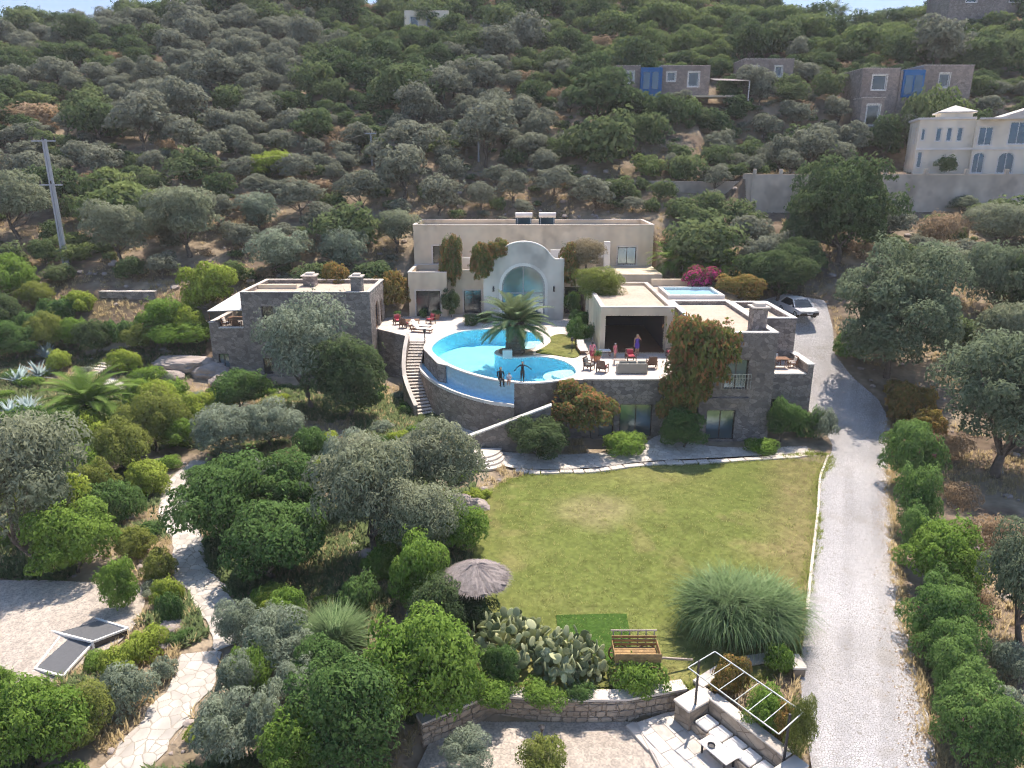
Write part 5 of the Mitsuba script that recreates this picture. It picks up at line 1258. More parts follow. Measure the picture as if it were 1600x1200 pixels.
for nm, lab, (cx, cy, cz), rz, n in (('garden_steps', 'upper flight of pale garden steps beside the round lime shrub', (-35.4, 60.76, 1.71), 20, 5), ('garden_steps', 'lower flight of pale garden steps near the rock outcrop', (-30.67, 58.5, 0.9), 55, 5)):
    k = thing(nm, lab, 'steps')
    for i in range(n):
        part(k, 'step', moved(rbox(2.0, .55, .16, .02), cx + i * .42 * math.sin(math.radians(rz)) - .8, cy + (i - 2) * .45, ground_z(cx, cy + (i - 2) * .45) + .10, -rz), 'cap_stone')

# lawn wall above the gravel court, with its pale cap; individual stones on the face
LW = [(-3.3, 21.3), (-.9, 22.75), (2.2, 22.5), (4.2, 22.55), (6.5, 23.1)]
k = run_wall('court_wall', 'curved stone retaining wall between the lawn and the gravel court', LW, -1.6, .0, .45, 'garden_stone', 'cap_stone', .09)
def face_stones(parent, pts, off, z0, z1, seed, L=(.28, .55), Hh=(.20, .34), m=('garden_stone',), side=-1, limit=260):
    """separate stones standing 2-3 cm proud of a wall face"""
    rg = random.Random(seed); ln = LineString(pts); n = 0
    z = z0
    while z < z1 - .08:
        h = min(rg.uniform(*Hh), z1 - z); s = rg.uniform(-.2, 0)
        while s < ln.length:
            l = rg.uniform(*L)
            a, b = max(s, 0) + .012, min(s + l, ln.length) - .012
            s += l
            if b - a < .08 or n >= limit: continue
            A, B = np.array(ln.interpolate(a).coords[0]), np.array(ln.interpolate(b).coords[0])
            d = (B - A) / np.linalg.norm(B - A); nr = np.array([d[1], -d[0]]) * (-side)
            c = (A + B) / 2 + nr * off
            part(parent, 'stone', moved(rbox(np.linalg.norm(B - A), .09, h - .024, .022), c[0], c[1], z + h / 2, math.degrees(math.atan2(d[1], d[0])) + rg.uniform(-1.5, 1.5)), m[rg.randrange(len(m))])
            n += 1
        z += h
face_stones(k, LW, .235, -.94, -.02, 3, side=-1)
plain('stone_warm', (.42, .35, .27), .9, 0, .7, 5); plain('stone_pale', (.52, .46, .38), .9, 0, .6, 5)
LW2 = [(7.0, 23.0), (8.6, 24.2), (11.0, 24.75)]
k = run_wall('planter_wall', 'low stone wall with a pale cap between the pergola bed and the lawn', LW2, -.9, .10, .40, 'garden_stone', 'cap_stone', .09)
run_wall('gate_pillar', 'short stone wall end beside the drive', [(11.05, 24.45), (11.05, 23.6)], -.8, .32, .42, 'garden_stone', 'cap_stone')

# ------------------------------------------------------------------ seating court
TURN.append(trimesh.transformations.translation_matrix([0, 0, .35]))
DECK = [(4.54, 22.08), (5.76, 22.6), (6.82, 22.84), (8.57, 19.54), (7.75, 17.7), (5.52, 17.93)]
k = structure('court_paving', ext(Polygon(DECK), -1.6, -1.14), 'cap_stone')
# paving slabs laid in rows, parts of the court paving
dk = Polygon(DECK).buffer(-.05); du = np.array(DECK[3]) - np.array(DECK[2]); du = du / np.linalg.norm(du); dv = np.array([-du[1], du[0]])
rg = random.Random(5); o = np.array(DECK[2]); n = 0
stone('slab_a', (.50, .46, .42), (.60, .56, .51), (.5, .46, .42), .006, su=.3, sv=.3); stone('slab_b', (.58, .55, .51), (.68, .65, .60), (.6, .56, .52), .006, su=.3, sv=.3)
for i in range(-16, 16):
    s = -12 + rg.uniform(0, .6)
    while s < 12:
        l = rg.uniform(.6, 1.1)
        q = Polygon([o + du * a + dv * b for a, b in ((s, i * .5), (s + l - .02, i * .5), (s + l - .02, i * .5 + .48), (s, i * .5 + .48))]).intersection(dk)
        s += l
        if not q.is_empty and q.area > .04 and q.geom_type == 'Polygon' and n < 260:
            part(k, 'slab', ext(q, -1.14, -1.10 + rg.uniform(-.004, .004)), rg.choice(['slab_a', 'slab_b', 'slab_b'])); n += 1
run = [(4.18, 21.99), (4.78, 20.83), (5.04, 21.01), (4.5, 22.18)]
solo('court_step', ext(Polygon(run), -1.5, -1.17), 'cap_stone', 'long pale stone step at the left side of the paved seating court', 'step')
A_, B_ = np.array((7.18, 22.1)), np.array((8.95, 19.36))
bd = (B_ - A_) / np.linalg.norm(B_ - A_); bl = np.linalg.norm(B_ - A_); bn = np.array([bd[1], -bd[0]])
if bn[0] > 0: bn = -bn
def along(a, b, w0, w1, z0, z1, r=.02):
    """a block along the bench line: a..b along it, w0..w1 towards the court"""
    c = A_ + bd * (a + b) / 2 + bn * (w0 + w1) / 2
    return moved(rbox(b - a, w1 - w0, z1 - z0, r), c[0], c[1], (z0 + z1) / 2, math.degrees(math.atan2(bd[1], bd[0])))
bench = thing('stone_bench', 'long built-in stone bench with pale cushions along the paved seating court', 'bench')
part(bench, 'backrest', along(0, bl, -.40, 0, -1.4, -.12), 'garden_stone')
part(bench, 'backrest_cap', along(-.02, bl + .02, -.44, .03, -.12, -.04), 'cap_stone')
part(bench, 'seat_base', along(-.35, bl, .01, .80, -1.4, -.78), 'garden_stone')
part(bench, 'arm_pillar', along(-.75, -.02, -.44, .95, -1.4, -.30), 'garden_stone')
part(bench, 'arm_cap', along(-.80, -.021, -.48, 1.0, -.30, -.20), 'cap_stone')
part(bench, 'arm_pillar', along(bl + .03, bl + .55, -.44, .95, -1.4, -.25), 'garden_stone')
part(bench, 'arm_cap', along(bl + .031, bl + .60, -.48, 1.0, -.25, -.16), 'cap_stone')
nc = 5; cl_ = (bl - .1) / nc
for i in range(nc):
    solo('seat_cushion', along(.05 + i * cl_, .05 + (i + 1) * cl_ - .06, .06, .74, -.775, -.64, .04), 'fabric_white', ['pale seat cushion on the stone bench, farthest of five from the camera', 'pale seat cushion on the stone bench, second from the far end', 'pale seat cushion in the middle of the stone bench', 'pale seat cushion on the stone bench, second from the near end', 'pale seat cushion on the stone bench, nearest of five'][i], 'cushion')
tx, ty = (7.07, 20.32)
tb = thing('court_table', 'low white table with rounded corners in front of the stone bench', 'table')
ang = math.degrees(math.atan2(bd[1], bd[0]))
part(tb, 'tabletop', moved(rbox(1.25, .62, .06, .025), tx, ty, -.68, ang), 'fabric_white')
for sx in (-.5, .5):
    for sy in (-.22, .22):
        c = np.array([tx, ty]) + bd * sx + bn * sy
        part(tb, 'leg', bar((*c, -1.1), (*c, -.71), .06), 'metal_dark')
bw = trimesh.creation.revolve(np.array([[0, 0], [.10, 0], [.14, .06], [.12, .06], [.09, .015], [0, .015]]), sections=16)
solo('bowl', moved(bw, tx - .2, ty + .12, -.648), 'metal_dark', 'small dark bowl on the low white court table', 'bowl', None, 40)
for i, (u, v) in enumerate([(7.7, 20.22), (7.94, 19.95)]):
    s = thing('stool', ['pale square stool between the court table and the bench, upper of two', 'pale square stool between the court table and the bench, lower of two'][i], 'stool')
    part(s, 'seat', moved(rbox(.42, .42, .10, .03), u, v, -.70, ang), 'fabric_white')
    part(s, 'base', moved(rbox(.34, .34, .34, .02), u, v, -.925, ang), 'wood_grey')
TURN.pop()
# steel pergola: a flat ladder-like frame on two posts
PA, PB, PC, PD = [np.array(p) for p in [(7.41, 22.67), (6.23, 21.79), (8.34, 18.65), (9.46, 19.6)]]
pg_ = thing('pergola', 'thin pale metal pergola frame with cross bars above the planted bed', 'pergola')
z = 1.85
for a, b in ((PA, PB), (PB, PC), (PC, PD), (PD, PA)): part(pg_, 'rail', bar((*a, z), (*b, z), .034), 'metal_pale')
for t in (.2, .36, .53, .68, .84):
    a, b = PB + (PC - PB) * t, PA + (PD - PA) * t
    part(pg_, 'cross_bar', bar((*a, z - .03), (*b, z - .03), .022), 'metal_pale')
p0, p1 = PB + (PA - PB) * .3 + (PC - PB) * .03, PC + (PD - PC) * .6
p1 = p1 + (PB - PC) * .04
part(pg_, 'post', bar((*p0, -.9), (*p0, 2.0), .07), 'metal_dark'); part(pg_, 'post', bar((*p1, -1.2), (*p1, 2.0), .07), 'metal_dark')
# garden lamps
for (x, y, z), lab in zip([(1.04, 20.84, -0.93), (9.46, 20.32, -0.9)], ['thin dark garden lamp standing in the gravel court', 'thin dark garden lamp beside the lower end of the pergola']):
    k = thing('garden_lamp', lab, 'lamp')
    part(k, 'post', tube([(x, y, z - .1), (x, y, z + .95)], .03, 8), 'metal_dark')
    part(k, 'lamp_head', moved(trimesh.creation.revolve(np.array([[0, 0], [.07, 0], [.09, .12], [.12, .14], [0, .20]]), sections=12), x, y, z + .95), 'metal_dark')

# thatched parasol
x, y = (-1.49, 27.27)
k = thing('thatched_parasol', 'round grey thatched parasol at the left edge of the lawn', 'parasol')
rng = np.random.default_rng(2)
ring = []
for j, (r, zz) in enumerate(((0, .62), (.25, .56), (.6, .42), (1.0, .24), (1.30, .06), (1.38, -.06), (1.2, -.04), (.4, .22), (0, .3))):
    for i in range(48):
        a = i * math.pi / 24; q = 1 + (.05 * rng.normal() if 3 < j < 7 else 0)
        ring.append((r * q * math.cos(a), r * q * math.sin(a), zz + (.03 * rng.normal() if 0 < j < 7 else 0)))
f = [[j * 48 + i, j * 48 + (i + 1) % 48, (j + 1) * 48 + (i + 1) % 48, (j + 1) * 48 + i] for j in range(8) for i in range(48)]
scene[k + '__thatch'] = mikit.ply((np.array(ring) + [x, y, 2.1], np.array(f)), 'thatch')
V, F_ = [], []
for i in range(2600):
    a = rng.random() * 2 * math.pi; r = 1.32 * math.sqrt(rng.random()); l = .18 + .2 * rng.random()
    z0 = 2.1 + .64 - .44 * r - .03 * r * r + .01
    d = np.array([math.cos(a), math.sin(a), -.40]); s_ = np.array([-math.sin(a), math.cos(a), 0]) * .016
    p = np.array([x + r * math.cos(a), y + r * math.sin(a), z0]); e = p + d * l + np.array([0, 0, .035]) + rng.normal(size=3) * .02
    o = len(V); V += [p - s_, p + s_, e]; F_.append([o, o + 1, o + 2])
scene[k + '__straw'] = mikit.ply((np.array(V), np.array(F_)), 'thatch'); labels[k + '__straw'] = {'kind': 'stuff'}
part(k, 'pole', tube([(x, y, 0), (x, y, 2.5)], .06, 8), 'wood_brown')

# wooden cart with spoked wheels and a drawbar
x, y = (4.76, 23.81)
ct = thing('wooden_cart', 'old yellow-brown wooden cart with spoked wheels on the lawn edge', 'cart')
def at_c(a, b, c): return (x + a, y + b, c)
part(ct, 'bed', moved(rbox(1.7, .95, .08, .01), x, y, .80), 'wood_grey')
for i in range(5): part(ct, 'plank', moved(rbox(1.66, .17, .03, .006), x, y - .38 + .19 * i, .855), 'cart_paint')
for sy, tilt in ((-.5, -14), (.5, 14)):
    for i in range(3): part(ct, 'side_board', moved(rotm(rbox(1.75, .035, .135, .008), tilt, [1, 0, 0]), x, y + sy + (sy / abs(sy)) * .036 * i, .95 + .145 * i), 'cart_paint')
for sx in (-.87, .87):
    for i in range(2): part(ct, 'end_board', moved(rbox(.035, .93, .14, .008), x + sx, y, .94 + .15 * i), 'cart_paint')
for i in range(6): part(ct, 'rail', bar(at_c(-.8 + .32 * i, .60, .80), at_c(-.8 + .32 * i, .68, 1.45), .04), 'wood_grey')
part(ct, 'top_rail', bar(at_c(-.9, .68, 1.45), at_c(.9, .68, 1.45), .05), 'wood_grey')
for sx in (-.55, .55):
    part(ct, 'axle', bar(at_c(sx, -.72, .42), at_c(sx, .72, .42), .07), 'wood_grey')
    for sy in (-.68, .68):
        R_ = .42
        w = part(ct, 'wheel', moved(rotm(trimesh.creation.annulus(R_ - .06, R_, .06, sections=28), 90, [1, 0, 0]), x + sx, y + sy, R_), 'wood_brown')
        part(w, 'hub', moved(rotm(trimesh.creation.cylinder(.07, .14, sections=12), 90, [1, 0, 0]), x + sx, y + sy, R_), 'wood_brown')
        part(w, 'spokes', cat([bar(at_c(sx, sy, R_), at_c(sx + (R_ - .05) * math.cos(a), sy, R_ + (R_ - .05) * math.sin(a)), .035) for a in np.arange(8) * math.pi / 4]), 'wood_brown')
part(ct, 'drawbar', bar(at_c(.8, .0, .72), at_c(2.3, .35, .35), .07), 'wood_grey')

# dark panels in white frames on the gravel yard
def tilted_panel(label, corners, zs, side):
    c = [np.array((*W_, z)) for W_, z in zip(corners, zs)]
    k = thing('framed_panel', label, 'panel')
    mid = sum(c) / 4
    inn = [p + (mid - p) * .07 for p in c]
    dn = np.array([0, 0, .07])
    v = np.array([*inn, *[p - dn for p in inn]]); quad = [[0, 1, 2, 3], [7, 6, 5, 4], [0, 4, 5, 1], [1, 5, 6, 2], [2, 6, 7, 3], [3, 7, 4, 0]]
    m = trimesh.Trimesh(v, [t for q in quad for t in (q[:3], [q[0], q[2], q[3]])], process=False); m.fix_normals()
    part(k, 'panel', m, 'panel_grey')
    for i in range(4): part(k, 'frame_bar', bar(tuple(c[i]), tuple(c[(i + 1) % 4]), .085, .09), 'frame_white')
    for i in range(4):
        g = -1.0
        part(k, 'support', bar((c[i][0], c[i][1], g - .1), (c[i][0], c[i][1], c[i][2] - .05), .08), 'frame_white')
    if side:
        a, b = c[side - 1], c[side % 4]; q = .02
        part(k, 'side_board', bar((a[0], a[1], (a[2] - 1) / 2), (b[0], b[1], (b[2] - 1) / 2), .04, (a[2] + b[2]) / 2 + 1 - .15), 'metal_dark')
tilted_panel('larger dark panel in a white frame on the gravel yard, right of two', [(-20.45, 27.63), (-19.36, 28.71), (-16.6, 27.13), (-17.62, 26.21)], [-.80, -.80, -.35, -.35], 3)
tilted_panel('smaller dark panel in a white frame on the gravel yard, left of two', [(-19.37, 25.02), (-19.59, 27.19), (-17.75, 26.44), (-17.8, 24.31)], [-.75, -.75, -.55, -.55], 4)

# ------------------------------------------------------------------ hillside houses and walls
W_ = run_wall('long_retaining_wall', 'long pale concrete retaining wall below the white villa', [(27.0, 88.0), (27.0, 84.6), (70, 84.6)], 11, 17.5, .5, 'concrete', 'concrete', .06)
for i, x in enumerate((27.0, 29.9, 33.5, 37.5, 41.5, 46.0, 50.5, 55.0, 60.0)): part(W_, 'post', moved(rbox(.35, .35, .55, .03), x, 84.6, 17.83), 'concrete')
run_wall('low_wall', 'low grey wall running left from the long retaining wall', [(14.5, 91.0), (20, 89.6), (26.6, 88.6)], 13.6, 16.6, .4, 'concrete', 'cap_stone')
Rz = trimesh.transformations.rotation_matrix(math.radians(-20), [0, 0, 1], [48.4, 92.0, 0]); Rz[2, 3] = 0
TURN.append(Rz)
V_ = thing('white_villa', 'cream two-storey villa with a small hipped tower at the upper right', 'house')
AR = dict(v=2, frame='frame_white', glass='glass_blue', tw=.10, trim_mat='white_paint')
block(V_, 48.4, 54.2, 92.0, 100, 16.5, 23.6, 'plaster_villa', 0, [('f', 48.75, 49.15, 21.3, 22.6, 0, dict(AR, v=1)), ('f', 50.3, 50.85, 21.2, 22.7, 0, dict(AR, v=1)), ('f', 51.4, 51.95, 21.2, 22.7, 0, dict(AR, v=1)), ('f', 52.5, 53.05, 21.2, 22.7, 0, dict(AR, v=1)), ('l', 93.5, 94.8, 21, 22.8, 0, dict(AR)), ('f', 48.7, 49.2, 18.2, 20.0, 0, dict(AR, v=1))])
block(V_, 54.21, 72, 91.4, 100, 16.5, 23.5, 'plaster_villa', 0, [('f', 54.6, 56.0, 20.7, 22.7, 0, AR), ('f', 57.6, 60.2, 20.8, 23.2, 0, dict(AR, v=3)), ('f', 60.6, 63.2, 20.8, 23.2, 0, dict(AR, v=3)), ('f', 54.0 + .45, 55.6, 17.6, 19.9, .8, AR), ('f', 57.0, 58.6, 17.6, 19.9, .8, AR), ('f', 59.8, 61.4, 17.6, 19.9, .8, AR), ('f', 62.4, 64, 17.6, 19.9, .8, AR)])
part(V_, 'cornice', box(48.2, 54.205, 91.8, 100.1, 23.6, 23.85), 'white_paint')
part(V_, 'string_course', box(48.3, 72, 91.25, 91.39, 20.2, 20.45), 'white_paint')
part(V_, 'tower', box(50.6, 53.9, 92.6, 96.5, 23.85, 24.35), 'plaster_villa')
def hip(x0, x1, y0, y1, z, h, o=.35, ridge=0):
    xm, ym = (x0 + x1) / 2, (y0 + y1) / 2
    return m3.Manifold.hull_points(np.array([(x0 - o, y0 - o, z), (x1 + o, y0 - o, z), (x1 + o, y1 + o, z), (x0 - o, y1 + o, z), (x0 - o, y0 - o, z + .14), (x1 + o, y0 - o, z + .14), (x1 + o, y1 + o, z + .14), (x0 - o, y1 + o, z + .14), (xm - ridge, ym, z + h), (xm + ridge, ym, z + h)]))
plain('roof_tile_pale', (.62, .58, .53), .8, 0, .3, 3)
part(V_, 'tower_roof', hip(50.6, 53.9, 92.6, 96.5, 24.35, .95), 'roof_tile_pale')
part(V_, 'balcony', box(54.4, 57.0, 90.6, 91.39, 23.505, 23.7), 'white_paint')
part(V_, 'roof', m3.Manifold.hull_points(np.array([(56.2, 91.0, 23.5), (72.4, 91.0, 23.5), (56.2, 100.3, 23.5), (72.4, 100.3, 23.5), (56.2, 91.0, 23.65), (72.4, 91.0, 23.65), (56.2, 100.3, 23.65), (72.4, 100.3, 23.65), (63.8, 91.0, 26.2), (63.8, 100.3, 26.2)])), 'roof_tile_pale')
TURN.pop()
# flat-roofed stone houses with blue bays
BW = dict(v=1, frame='frame_white', glass='glass_dark', tw=.12, trim_mat='white_paint', fw=.12)
stone('house_stone', (.26, .22, .20), (.38, .32, .28), (.26, .23, .21), .02)
TURN.append(trimesh.transformations.translation_matrix([0, 0, .9]))
h1 = thing('blue_bay_house', 'flat-roofed stone house with a blue bay on the slope, left of the two', 'house')
block(h1, 14.4, 17.8, 109.5, 115, 24, 30.6, 'house_stone', .3, [('f', 15.6, 16.9, 28.4, 29.9, 0, dict(BW, v=2))])
block(h1, 20.8, 27.6, 110.0, 116, 24, 30.7, 'house_stone', .3, [('f', 21.6, 22.8, 28.7, 29.9, 0, BW), ('f', 24.6, 26.1, 28.0, 29.9, 0, BW)])
part(h1, 'blue_bay', box(17.81, 20.79, 109.1, 114, 24, 30.4), 'blue_render')
for x in (18.2, 19.4): part(h1, 'bay_window', box(x, x + .85, 109.05, 109.1, 27.6, 29.8), 'glass_blue')
part(h1, 'terrace_slab', box(24.0, 30.5, 107.2, 109.99, 26.4, 26.65), 'plaster_tan')
part(h1, 'sun_sail', (np.array([(27.7, 107.6, 28.6), (32.6, 107.6, 28.5), (32.6, 110.5, 29.0), (27.7, 110.5, 29.1)]), np.array([[0, 1, 2], [0, 2, 3]])), 'thatch')
part(h1, 'sail_post', bar((32.5, 107.7, 25), (32.5, 107.7, 28.5), .1), 'frame_white')
h2 = thing('small_stone_house', 'small flat-roofed stone house half hidden by trees between the two blue-bay houses', 'house')
block(h2, 33.0, 40.2, 113, 118, 26, 31.9, 'house_stone', .3, [('f', 37.6, 38.6, 29.6, 31.0, 0, BW), ('f', 34.2, 35.2, 29.6, 31.0, 0, BW)])
h3 = thing('blue_bay_house', 'flat-roofed stone house with a blue bay on the slope, right of the two', 'house')
block(h3, 47.1, 52.1, 106.0, 112, 22, 29.9, 'house_stone', .3, [('f', 48.5, 50.4, 27.2, 29.1, 0, BW)])
block(h3, 46.3, 49.3, 103.4, 105.99, 20.5, 26.0, 'house_stone', .2, [('f', 47.1, 48.8, 22.6, 25.2, 0, BW)])
part(h3, 'blue_bay', box(52.4, 55.2, 105.4, 111, 26.2, 29.7), 'blue_render'); part(h3, 'wall', box(52.11, 55.7, 105.6, 111, 21, 26.19), 'house_stone'); part(h3, 'wall', box(55.21, 55.7, 105.6, 111, 26.2, 29.5), 'house_stone'); part(h3, 'wall', box(52.11, 52.39, 105.7, 111, 26.2, 29.6), 'house_stone')
for x in (52.65, 53.9): part(h3, 'bay_window', box(x, x + 1.0, 105.35, 105.4, 26.6, 29.0), 'glass_blue')
block(h3, 55.71, 62.5, 107, 113, 22, 30.4, 'house_stone', .3, [('f', 58, 59.4, 27.6, 29.4, 0, BW)])
TURN.pop()
h4 = thing('ridge_house', 'stone house with a long flat parapet at the top right corner', 'house')
block(h4, 81, 99, 150, 158, 36, 51.2, 'house_stone', .3, [('f', 84, 86, 47, 49.4, 0, BW), ('f', 92, 94, 47, 49.4, 0, BW)])
h5 = thing('ridge_house', 'white flat-roofed house just below the skyline left of centre', 'house')
block(h5, -19.5, -11.5, 146, 151, 36, 44.9, 'plaster_villa', .3, [('f', -18.5, -17, 42.3, 44.0, 0, BW), ('f', -15.5, -14, 42.3, 44.0, 0, BW)])
h6 = thing('ridge_house', 'small pale house on the skyline above the centre', 'house')
block(h6, -9.0, -4.0, 158, 163, 44, 52.8, 'house_stone', .3, [('f', -7.4, -6.0, 49.5, 51.3, 0, BW)])

# ------------------------------------------------------------------ poles and wires
def pole(label, x, y, h, r, arms, lattice=False):
    z = ground_z(x, y) - .3
    k = thing('utility_pole', label, 'utility pole')
    if lattice:
        for s in (-1, 1): part(k, 'leg', bar((x + s * r, y, z), (x + s * r * .45, y, z + h), .17, .22), 'galvanised')
        part(k, 'web', bar((x, y, z), (x, y, z + h * .98), .10, .14), 'galvanised')
        for i in range(12):
            t = (i + .5) / 12; q = r * (1 - .55 * t)
            part(k, 'rung', bar((x - q, y, z + h * t), (x + q, y, z + h * t), .08), 'galvanised')
    else: part(k, 'post', tube([(x, y, z), (x, y, z + h)], [r, r * .65], 10), 'galvanised')
    for t, w in arms:
        a = part(k, 'cross_arm', bar((x - w, y - .12, z + h * t), (x + w, y - .12, z + h * t), .13), 'galvanised')
        for s in (-.95, 0, .95): part(a, 'insulator', moved(trimesh.creation.cylinder(.07, .34, sections=8), x + s * w, y - .12, z + h * t + .22), 'frame_dark')
    return z + h
x, y, _z = (-45.22, 74.43, 8.7)
zt = pole('tall pale utility pole with cross arms on the left slope', x, y, 12.6, .22, ((.985, 1.15), (.66, 1.1)), True)
zb = zt - 12.6
q = [(-17.57, 95.97, 18.14), (-4.24, 97.45, 18.92), (-32.33, 107.38, 23.32)]
z2 = [pole(l, a, b, h, .14, ((.95, .7),)) for (a, b, c), h, l in zip(q[:2], (4.6, 7.0), ('short thin pole among the olive trees above the annex', 'thin pole among the olive trees above the main house'))]
def wire(label, a, b, sag):
    t = np.linspace(0, 1, 16)[:, None]; p = np.array(a) * (1 - t) + np.array(b) * t; p[:, 2] -= sag * 4 * (t * (1 - t))[:, 0]
    solo('power_line', tube(p, .009, 4), 'frame_dark', label, 'cable')
wire('thin cable running from the tall utility pole to the short pole', (x + 1.1, y - .1, zb + .66 * 12.6 + .3), (q[0][0], q[0][1], z2[0] - .1), 1.0)
wire('thin cable running from the short pole to the pole above the main house', (q[0][0], q[0][1], z2[0] - .1), (q[1][0], q[1][1], z2[1] - .2), .6)
wire('thin cable leaving the top of the tall utility pole towards the left', (x - 1.1, y - .1, zb + 12.6 + .2), (x - 45, y + 6, zb + 14), 1.2)

# ------------------------------------------------------------------ terrace furniture
def lounger(label, x, y, z, rz):
    k = thing('sun_lounger', label, 'sun lounger')
    def p(n, m, mt): part(k, n, moved(m, x, y, z, rz), mt)
    p('frame', cat([tm(rbox(.66, 1.95, .07, .015)).apply_translation([0, 0, .27])]), 'wood_brown')
    for sx in (-.27, .27):
        for sy in (-.85, .85): p('leg', bar((sx, sy, 0), (sx, sy, .26), .06), 'wood_brown')
    p('mattress', tm(rbox(.60, 1.30, .09, .03)).apply_translation([0, -.32, .35]), 'fabric_white')
    p('headrest', tm(rotm(rbox(.60, .72, .09, .03), 42, [1, 0, 0])).apply_translation([0, .58, .56]), 'fabric_white')
lounger('sun lounger with white mattress beside the top of the pool stair, nearer of two', -8.0, 63.4, 4.42, 75)
lounger('sun lounger with white mattress behind the nearer one', -8.3, 64.7, 4.42, 70)
lounger('sun lounger with raised white back beside the terrace lawn', 5.55, 56.4, 4.42, 5)
def armchair(label, x, y, z, rz, frame, cushion, s=1.0):
    k = thing('armchair', label, 'armchair')
    def p(n, m, mt): part(k, n, moved(tm(m).copy().apply_scale(s), x, y, z, rz), mt)
    p('seat', tm(rbox(.64, .62, .10, .03)).apply_translation([0, 0, .34]), frame)
    p('seat_cushion', tm(rbox(.52, .54, .12, .04)).apply_translation([0, -.02, .45]), cushion)
    p('backrest', tm(rotm(rbox(.64, .09, .58, .03), -10, [1, 0, 0])).apply_translation([0, .32, .66]), frame)
    p('back_cushion', tm(rotm(rbox(.50, .10, .42, .04), -10, [1, 0, 0])).apply_translation([0, .23, .68]), cushion)
    for sx in (-.34, .34):
        p('arm', tm(rbox(.07, .62, .06, .02)).apply_translation([sx, 0, .60]), frame)
        for sy in (-.27, .27): p('leg', bar((sx, sy, 0), (sx, sy, .58), .055), frame)
def table(label, x, y, z, rz, w, d, h, top, leg, name='table'):
    k = thing(name, label, 'table')
    part(k, 'tabletop', moved(tm(rbox(w, d, .05, .015)).apply_translation([0, 0, h]), x, y, z, rz), top)
    for sx in (-1, 1):
        for sy in (-1, 1): part(k, 'leg', moved(bar((sx * (w / 2 - .07), sy * (d / 2 - .07), 0), (sx * (w / 2 - .07), sy * (d / 2 - .07), h - .02), .05), x, y, z, rz), leg)
TZ = 4.42
for a in (('brown wicker armchair at the left rear of the terrace', -10.6, 66.6, TZ, 30, 'wicker', 'fabric_red'), ('brown wicker armchair facing the left one across the brown table', -7.6, 67.0, TZ, -40, 'wicker', 'fabric_red'), ('brown wicker armchair in front of the rear brown table', -9.8, 65.2, TZ, 160, 'wicker', 'fabric_red'),
          ('red cushioned armchair in the middle of the right terrace', 9.0, 53.6, TZ, 10, 'wicker', 'fabric_red'), ('dark wicker armchair beside the big bougainvillea', 12.1, 53.2, TZ, -60, 'wicker', 'fabric_grey'), ('dark wicker armchair behind the one beside the bougainvillea', 12.3, 54.8, TZ, -80, 'wicker', 'fabric_red'),
          ('armchair draped with a blue towel on the right terrace', 10.25, 51.7, TZ, 180, 'wicker', 'fabric_blue'), ('dark armchair at the pool end of the right terrace', 5.6, 51.2, TZ, 60, 'wicker', 'fabric_grey'), ('dark armchair at the terrace edge above the bougainvillea', 6.5, 50.6, TZ, 150, 'wicker', 'fabric_red')): armchair(*a)
table('low brown wooden table among the wicker armchairs at the rear of the terrace', -9.2, 66.3, TZ, 10, 1.3, .8, .5, 'wood_brown', 'wood_brown')
table('small white-topped table beside the open room post', 7.2, 55.0, TZ, 0, .9, .7, .5, 'fabric_white', 'wood_brown')
table('low grey table in the middle of the right terrace', 8.0, 52.6, TZ, 0, .9, .5, .4, 'wood_grey', 'wood_grey')
k = thing('sofa', 'grey outdoor sofa with its back to the lawn on the right terrace', 'sofa')
for n, m, mt in (('base', rbox(2.1, .85, .32, .03), 'wicker'), ('backrest', rbox(2.1, .16, .75, .04), 'fabric_grey')):
    part(k, n, moved(m, 8.6, 50.5 - (.36 if n == 'backrest' else 0), TZ + (.18 if n == 'base' else .40)), mt)
for i in range(3): part(k, 'seat_cushion', moved(rbox(.62, .66, .16, .04), 7.95 + .65 * i, 50.6, TZ + .43), 'fabric_grey')
for i in range(3): part(k, 'back_cushion', moved(rotm(rbox(.60, .16, .42, .05), -8, [1, 0, 0]), 7.95 + .65 * i, 50.32, TZ + .70), 'fabric_grey')
for sx in (-1.0, 1.0): part(k, 'arm', moved(rbox(.14, .85, .58, .04), 8.6 + sx, 50.5, TZ + .30), 'fabric_grey')
# balconies
table('brown wooden table on the annex balcony under the awning', -24.7, 64.6, 4.76, 5, 1.5, .9, .75, 'wood_brown', 'wood_brown')
armchair('wooden chair left of the table on the annex balcony', -25.6, 64.2, 4.76, 80, 'wood_brown', 'fabric_white', .9)
armchair('wooden chair in front of the table on the annex balcony', -24.4, 63.6, 4.76, 170, 'wood_brown', 'fabric_white', .9)
table('brown table on the balcony at the right end of the stone house', 19.6, 51.5, 4.5, 0, 1.1, .8, .72, 'wood_brown', 'wood_brown')
for a in (('brown chair left of the balcony table on the stone house', 18.7, 51.5, 4.5, 90, 'wood_brown', 'fabric_red', .9), ('brown chair right of the balcony table on the stone house', 20.5, 51.6, 4.5, -90, 'wood_brown', 'fabric_white', .9), ('brown chair behind the balcony table on the stone house', 19.6, 52.5, 4.5, 0, 'wood_brown', 'fabric_white', .9)): armchair(*a)
k = thing('closed_parasol', 'closed white parasol on the balcony of the stone house', 'parasol')
part(k, 'canopy', moved(trimesh.creation.revolve(np.array([[0, 2.5], [.05, 2.45], [.11, 1.9], [.20, .95], [.16, .9], [0, .95]]), sections=14), 18.6, 52.9, 4.5), 'fabric_white', 40)
part(k, 'pole', tube([(18.6, 52.9, 4.5), (18.6, 52.9, 7.05)], .025, 8), 'wood_brown')
part(k, 'base', moved(trimesh.creation.cylinder(.25, .08, sections=20), 18.6, 52.9, 4.545), 'concrete')
